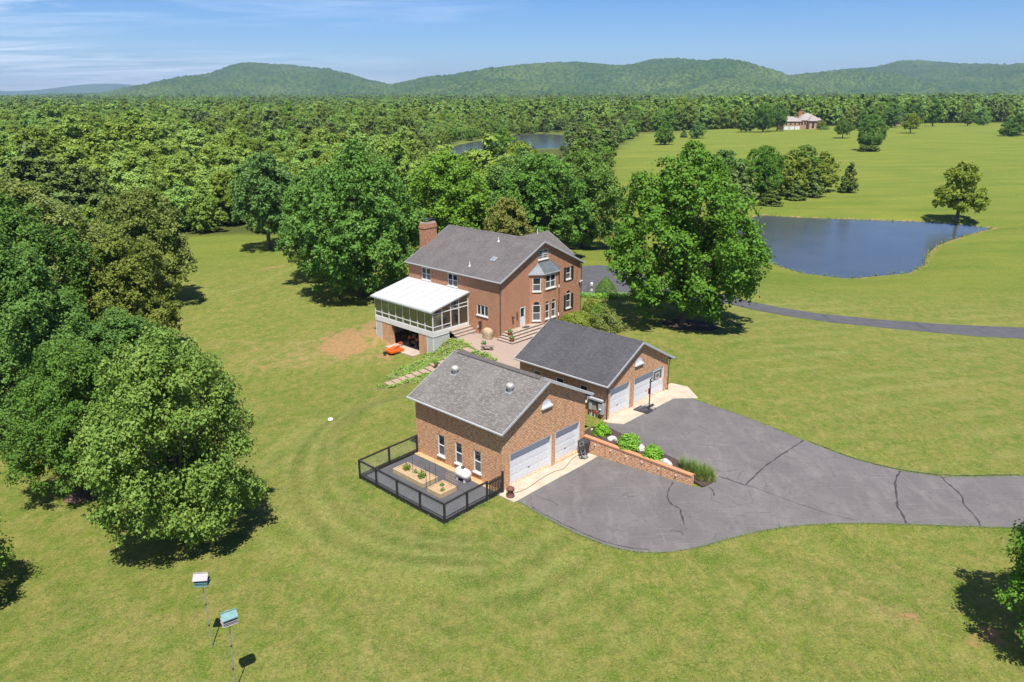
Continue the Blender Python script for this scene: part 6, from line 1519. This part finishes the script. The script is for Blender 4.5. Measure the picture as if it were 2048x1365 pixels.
# woods: jittered rows over the land that the clearings leave free
hx_, hy_ = np.array([h[2] for h in HERO]), np.array([h[3] for h in HERO])
pts = []
def scatter(d0, d1, sp):
    ys = np.arange(max(d0*.55, 20), d1, sp); P = []
    for y in ys:
        xs = np.arange(-.80*y-30, .80*y+30, sp); P.append(np.stack([xs+rng.uniform(-.42, .42, len(xs))*sp, y+rng.uniform(-.42, .42, len(xs))*sp], 1))
    P = np.concatenate(P); d = np.hypot(P[:, 0], P[:, 1]); return P[(d >= d0) & (d < d1)]
VALLEY = [(-20,190),(13,190),(25,400),(25,430),(-40,405)]      # open dip of low scrub below the far pond
BANDS = [(60, 380, 6.7), (380, 850, 8.2), (850, 1700, 14), (1700, 3100, 24)]
allp = []
for bi, (d0, d1, sp) in enumerate(BANDS):
    P = scatter(d0, d1, sp); k = forest_mask(P[:, 0], P[:, 1]) > 2.0
    k &= poly_sd(P[:, 0], P[:, 1], POND2) > 5
    valley = poly_sd(P[:, 0], P[:, 1], VALLEY) < 0
    k &= ~(valley & ((P[:, 1] > 330) | (rng.random(len(P)) < .4)))
    # a gap of scrub and grass before the far pond
    k &= ~((poly_sd(P[:, 0], P[:, 1], [(-40,392),(-22,380),(20,395),(48,425),(50,450),(20,432),(-12,410),(-38,420)]) < 0) & (rng.random(len(P)) < .9))
    if bi == 0:
        dd = np.min(np.hypot(P[:, 0, None]-hx_[None], P[:, 1, None]-hy_[None]), 1); k &= dd > 5.5
    P = P[k]; allp.append(np.concatenate([P, np.full((len(P), 1), bi)], 1))
AP = np.concatenate(allp); AP = AP[np.lexsort((AP[:, 0], np.hypot(AP[:, 0], AP[:, 1])))]
gzv = ground_z(AP[:, 0], AP[:, 1]); dist = np.hypot(AP[:, 0], AP[:, 1])
n_all = len(AP)
low_scrub = sst(60, 15, poly_sd(AP[:, 0], AP[:, 1], POND2))
pine_n = vnoise(AP[:, 0]+5000, AP[:, 1]+5000, 70, 41)
oliv_n = vnoise(AP[:, 0]+9000, AP[:, 1]+5000, 45, 43)
sc = np.clip(rng.normal(.92, .19, n_all), .5, 1.4)*(1-.45*low_scrub)
sc[AP[:, 2] == 1] *= 1.10; sc[AP[:, 2] == 2] *= 1.18; sc[AP[:, 2] == 3] *= 1.3
edge = forest_mask(AP[:, 0], AP[:, 1]); sc *= np.where((edge < 9) & (dist < 250), .72, 1)
young = vnoise(AP[:, 0]+3000, AP[:, 1]+7000, 60, 44); sc *= np.where(dist < 420, .62+.55*young, 1)
sc = np.where(poly_sd(AP[:, 0], AP[:, 1], VALLEY) < 3, np.minimum(sc, .55-.32*sst(200, 320, AP[:, 1])), sc)
# what the camera's field takes in, largest first
fx_ = np.abs(AP[:, 0])/AP[:, 1] < .70
behind_house = (np.abs(AP[:, 0]/AP[:, 1]+.0) < 0)
order = [i for i in range(n_all) if fx_[i]]
big = sorted(order, key=lambda i: -sc[i]*15/dist[i])[:300]
bigset = set(big)
KL = {0: "broadleaf tree massed in the woodland behind the lawn", 1: "yellow green tree massed in the woodland behind the lawn", 2: "brownish pine standing in the woodland behind the lawn"}
for i in big:
    x, y = AP[i, 0], AP[i, 1]
    if pine_n[i] > .70: kk, lf, ty, nm = "P", "conifer", 2, "pine_tree"
    elif oliv_n[i] > .60: kk, lf, ty, nm = random.choice("FHI"), "wood2", 1, "woodland_tree"
    else: kk, lf, ty, nm = random.choice("FGHI"), "wood", 0, "woodland_tree"
    h0, r0 = PH[kk]; s = sc[i]
    put_tree(nm, kk, x, y, h0*s*random.uniform(.9, 1.1), r0*s*random.uniform(.95, 1.25), lf, KL[ty], None, ("broadleaf trees of the near woodland", "yellow green trees of the near woodland", "pines of the near woodland")[ty], z=float(gzv[i])-.1)

# the rest of the woods: one object of tree instances
rest = np.array([i for i in range(n_all) if i not in bigset])
lib = bpy.data.collections.new("woodland_library")     # not linked to the scene: only instanced from
vari = []
def lib_tree(nm, meshes, leaf):
    cm = meshes[1].copy(); cm.materials.clear(); cm.materials.append(LEAF[leaf]); o = bpy.data.objects.new(nm, cm); lib.objects.link(o); vari.append(o)
for i, (k, lf) in enumerate((("F","wood"),("G","wood"),("H","wood2"),("I","wood"),("P","conifer"),("f1","wood"),("f2","wood"),("f3","wood2"),("f2","conifer"),("F","lime"),("f1","lime"))): lib_tree("kind_%02d" % i, PT[k], lf)
near = dist[rest] < 600
idx = np.where(near, rng.integers(0, 4, len(rest)), rng.choice([5, 5, 6, 6, 7], len(rest)))
idx = np.where(near & (oliv_n[rest] > .62), 2, idx); idx = np.where(near & (pine_n[rest] > .70), 4, idx); idx = np.where(~near & (pine_n[rest] > .80), 8, idx)
brt = rng.random(len(rest)) < .09; idx = np.where(near & brt, 9, idx); idx = np.where(~near & brt, 10, idx)
cloud = bpy.data.meshes.new("woodland"); cloud.vertices.add(len(rest))
cloud.vertices.foreach_set("co", np.stack([AP[rest, 0], AP[rest, 1], gzv[rest]-.2], 1).astype(np.float32).ravel())
for nm, arr, ty in (("kind_index", idx.astype(np.int32), 'INT'), ("size", sc[rest].astype(np.float32), 'FLOAT'), ("spin", rng.uniform(0, 6.28, len(rest)).astype(np.float32), 'FLOAT')):
    a = cloud.attributes.new(nm, ty, 'POINT'); a.data.foreach_set("value", arr)
wo = setp(link("woodland", cloud), "unbroken green woodland stretching to the foot of the hills", "woodland", kind="stuff")
ng = bpy.data.node_groups.new("plant_woodland", 'GeometryNodeTree')
ng.interface.new_socket("Geometry", in_out='INPUT', socket_type='NodeSocketGeometry'); ng.interface.new_socket("Geometry", in_out='OUTPUT', socket_type='NodeSocketGeometry')
gi, go = ng.nodes.new("NodeGroupInput"), ng.nodes.new("NodeGroupOutput")
ip = ng.nodes.new("GeometryNodeInstanceOnPoints"); ci = ng.nodes.new("GeometryNodeCollectionInfo")
ci.inputs["Collection"].default_value = lib; ci.inputs["Separate Children"].default_value = True; ci.inputs["Reset Children"].default_value = True
ip.inputs["Pick Instance"].default_value = True
def nattr(nm, ty):
    n = ng.nodes.new("GeometryNodeInputNamedAttribute"); n.data_type = ty; n.inputs["Name"].default_value = nm; return n.outputs["Attribute"]
ng.links.new(gi.outputs[0], ip.inputs["Points"]); ng.links.new(ci.outputs[0], ip.inputs["Instance"]); ng.links.new(nattr("kind_index", 'INT'), ip.inputs["Instance Index"])
cx = ng.nodes.new("ShaderNodeCombineXYZ"); ng.links.new(nattr("spin", 'FLOAT'), cx.inputs[2])
er = ng.nodes.new("FunctionNodeEulerToRotation"); ng.links.new(cx.outputs[0], er.inputs[0]); ng.links.new(er.outputs[0], ip.inputs["Rotation"])
ng.links.new(nattr("size", 'FLOAT'), ip.inputs["Scale"]); ng.links.new(ip.outputs[0], go.inputs[0])
md = wo.modifiers.new("plant", 'NODES'); md.node_group = ng
print("woodland trees:", n_all, "instanced:", len(rest))

# ------------------------------------------------------------------ haze
t = NT("haze_air"); t.n.remove(t.b)
pv = t.node("ShaderNodeVolumePrincipled", {"Color": (.50, .70, .98), "Density": HAZE, "Anisotropy": .2}); t.l.new(pv.outputs[0], t.out.inputs["Volume"])
hzm = MB().box(-14500, 14500, -3000, 14500, -62, 330).mesh("haze", t.m)
setp(link("haze", hzm), "thin blue summer haze over the valley", "haze", kind="stuff")
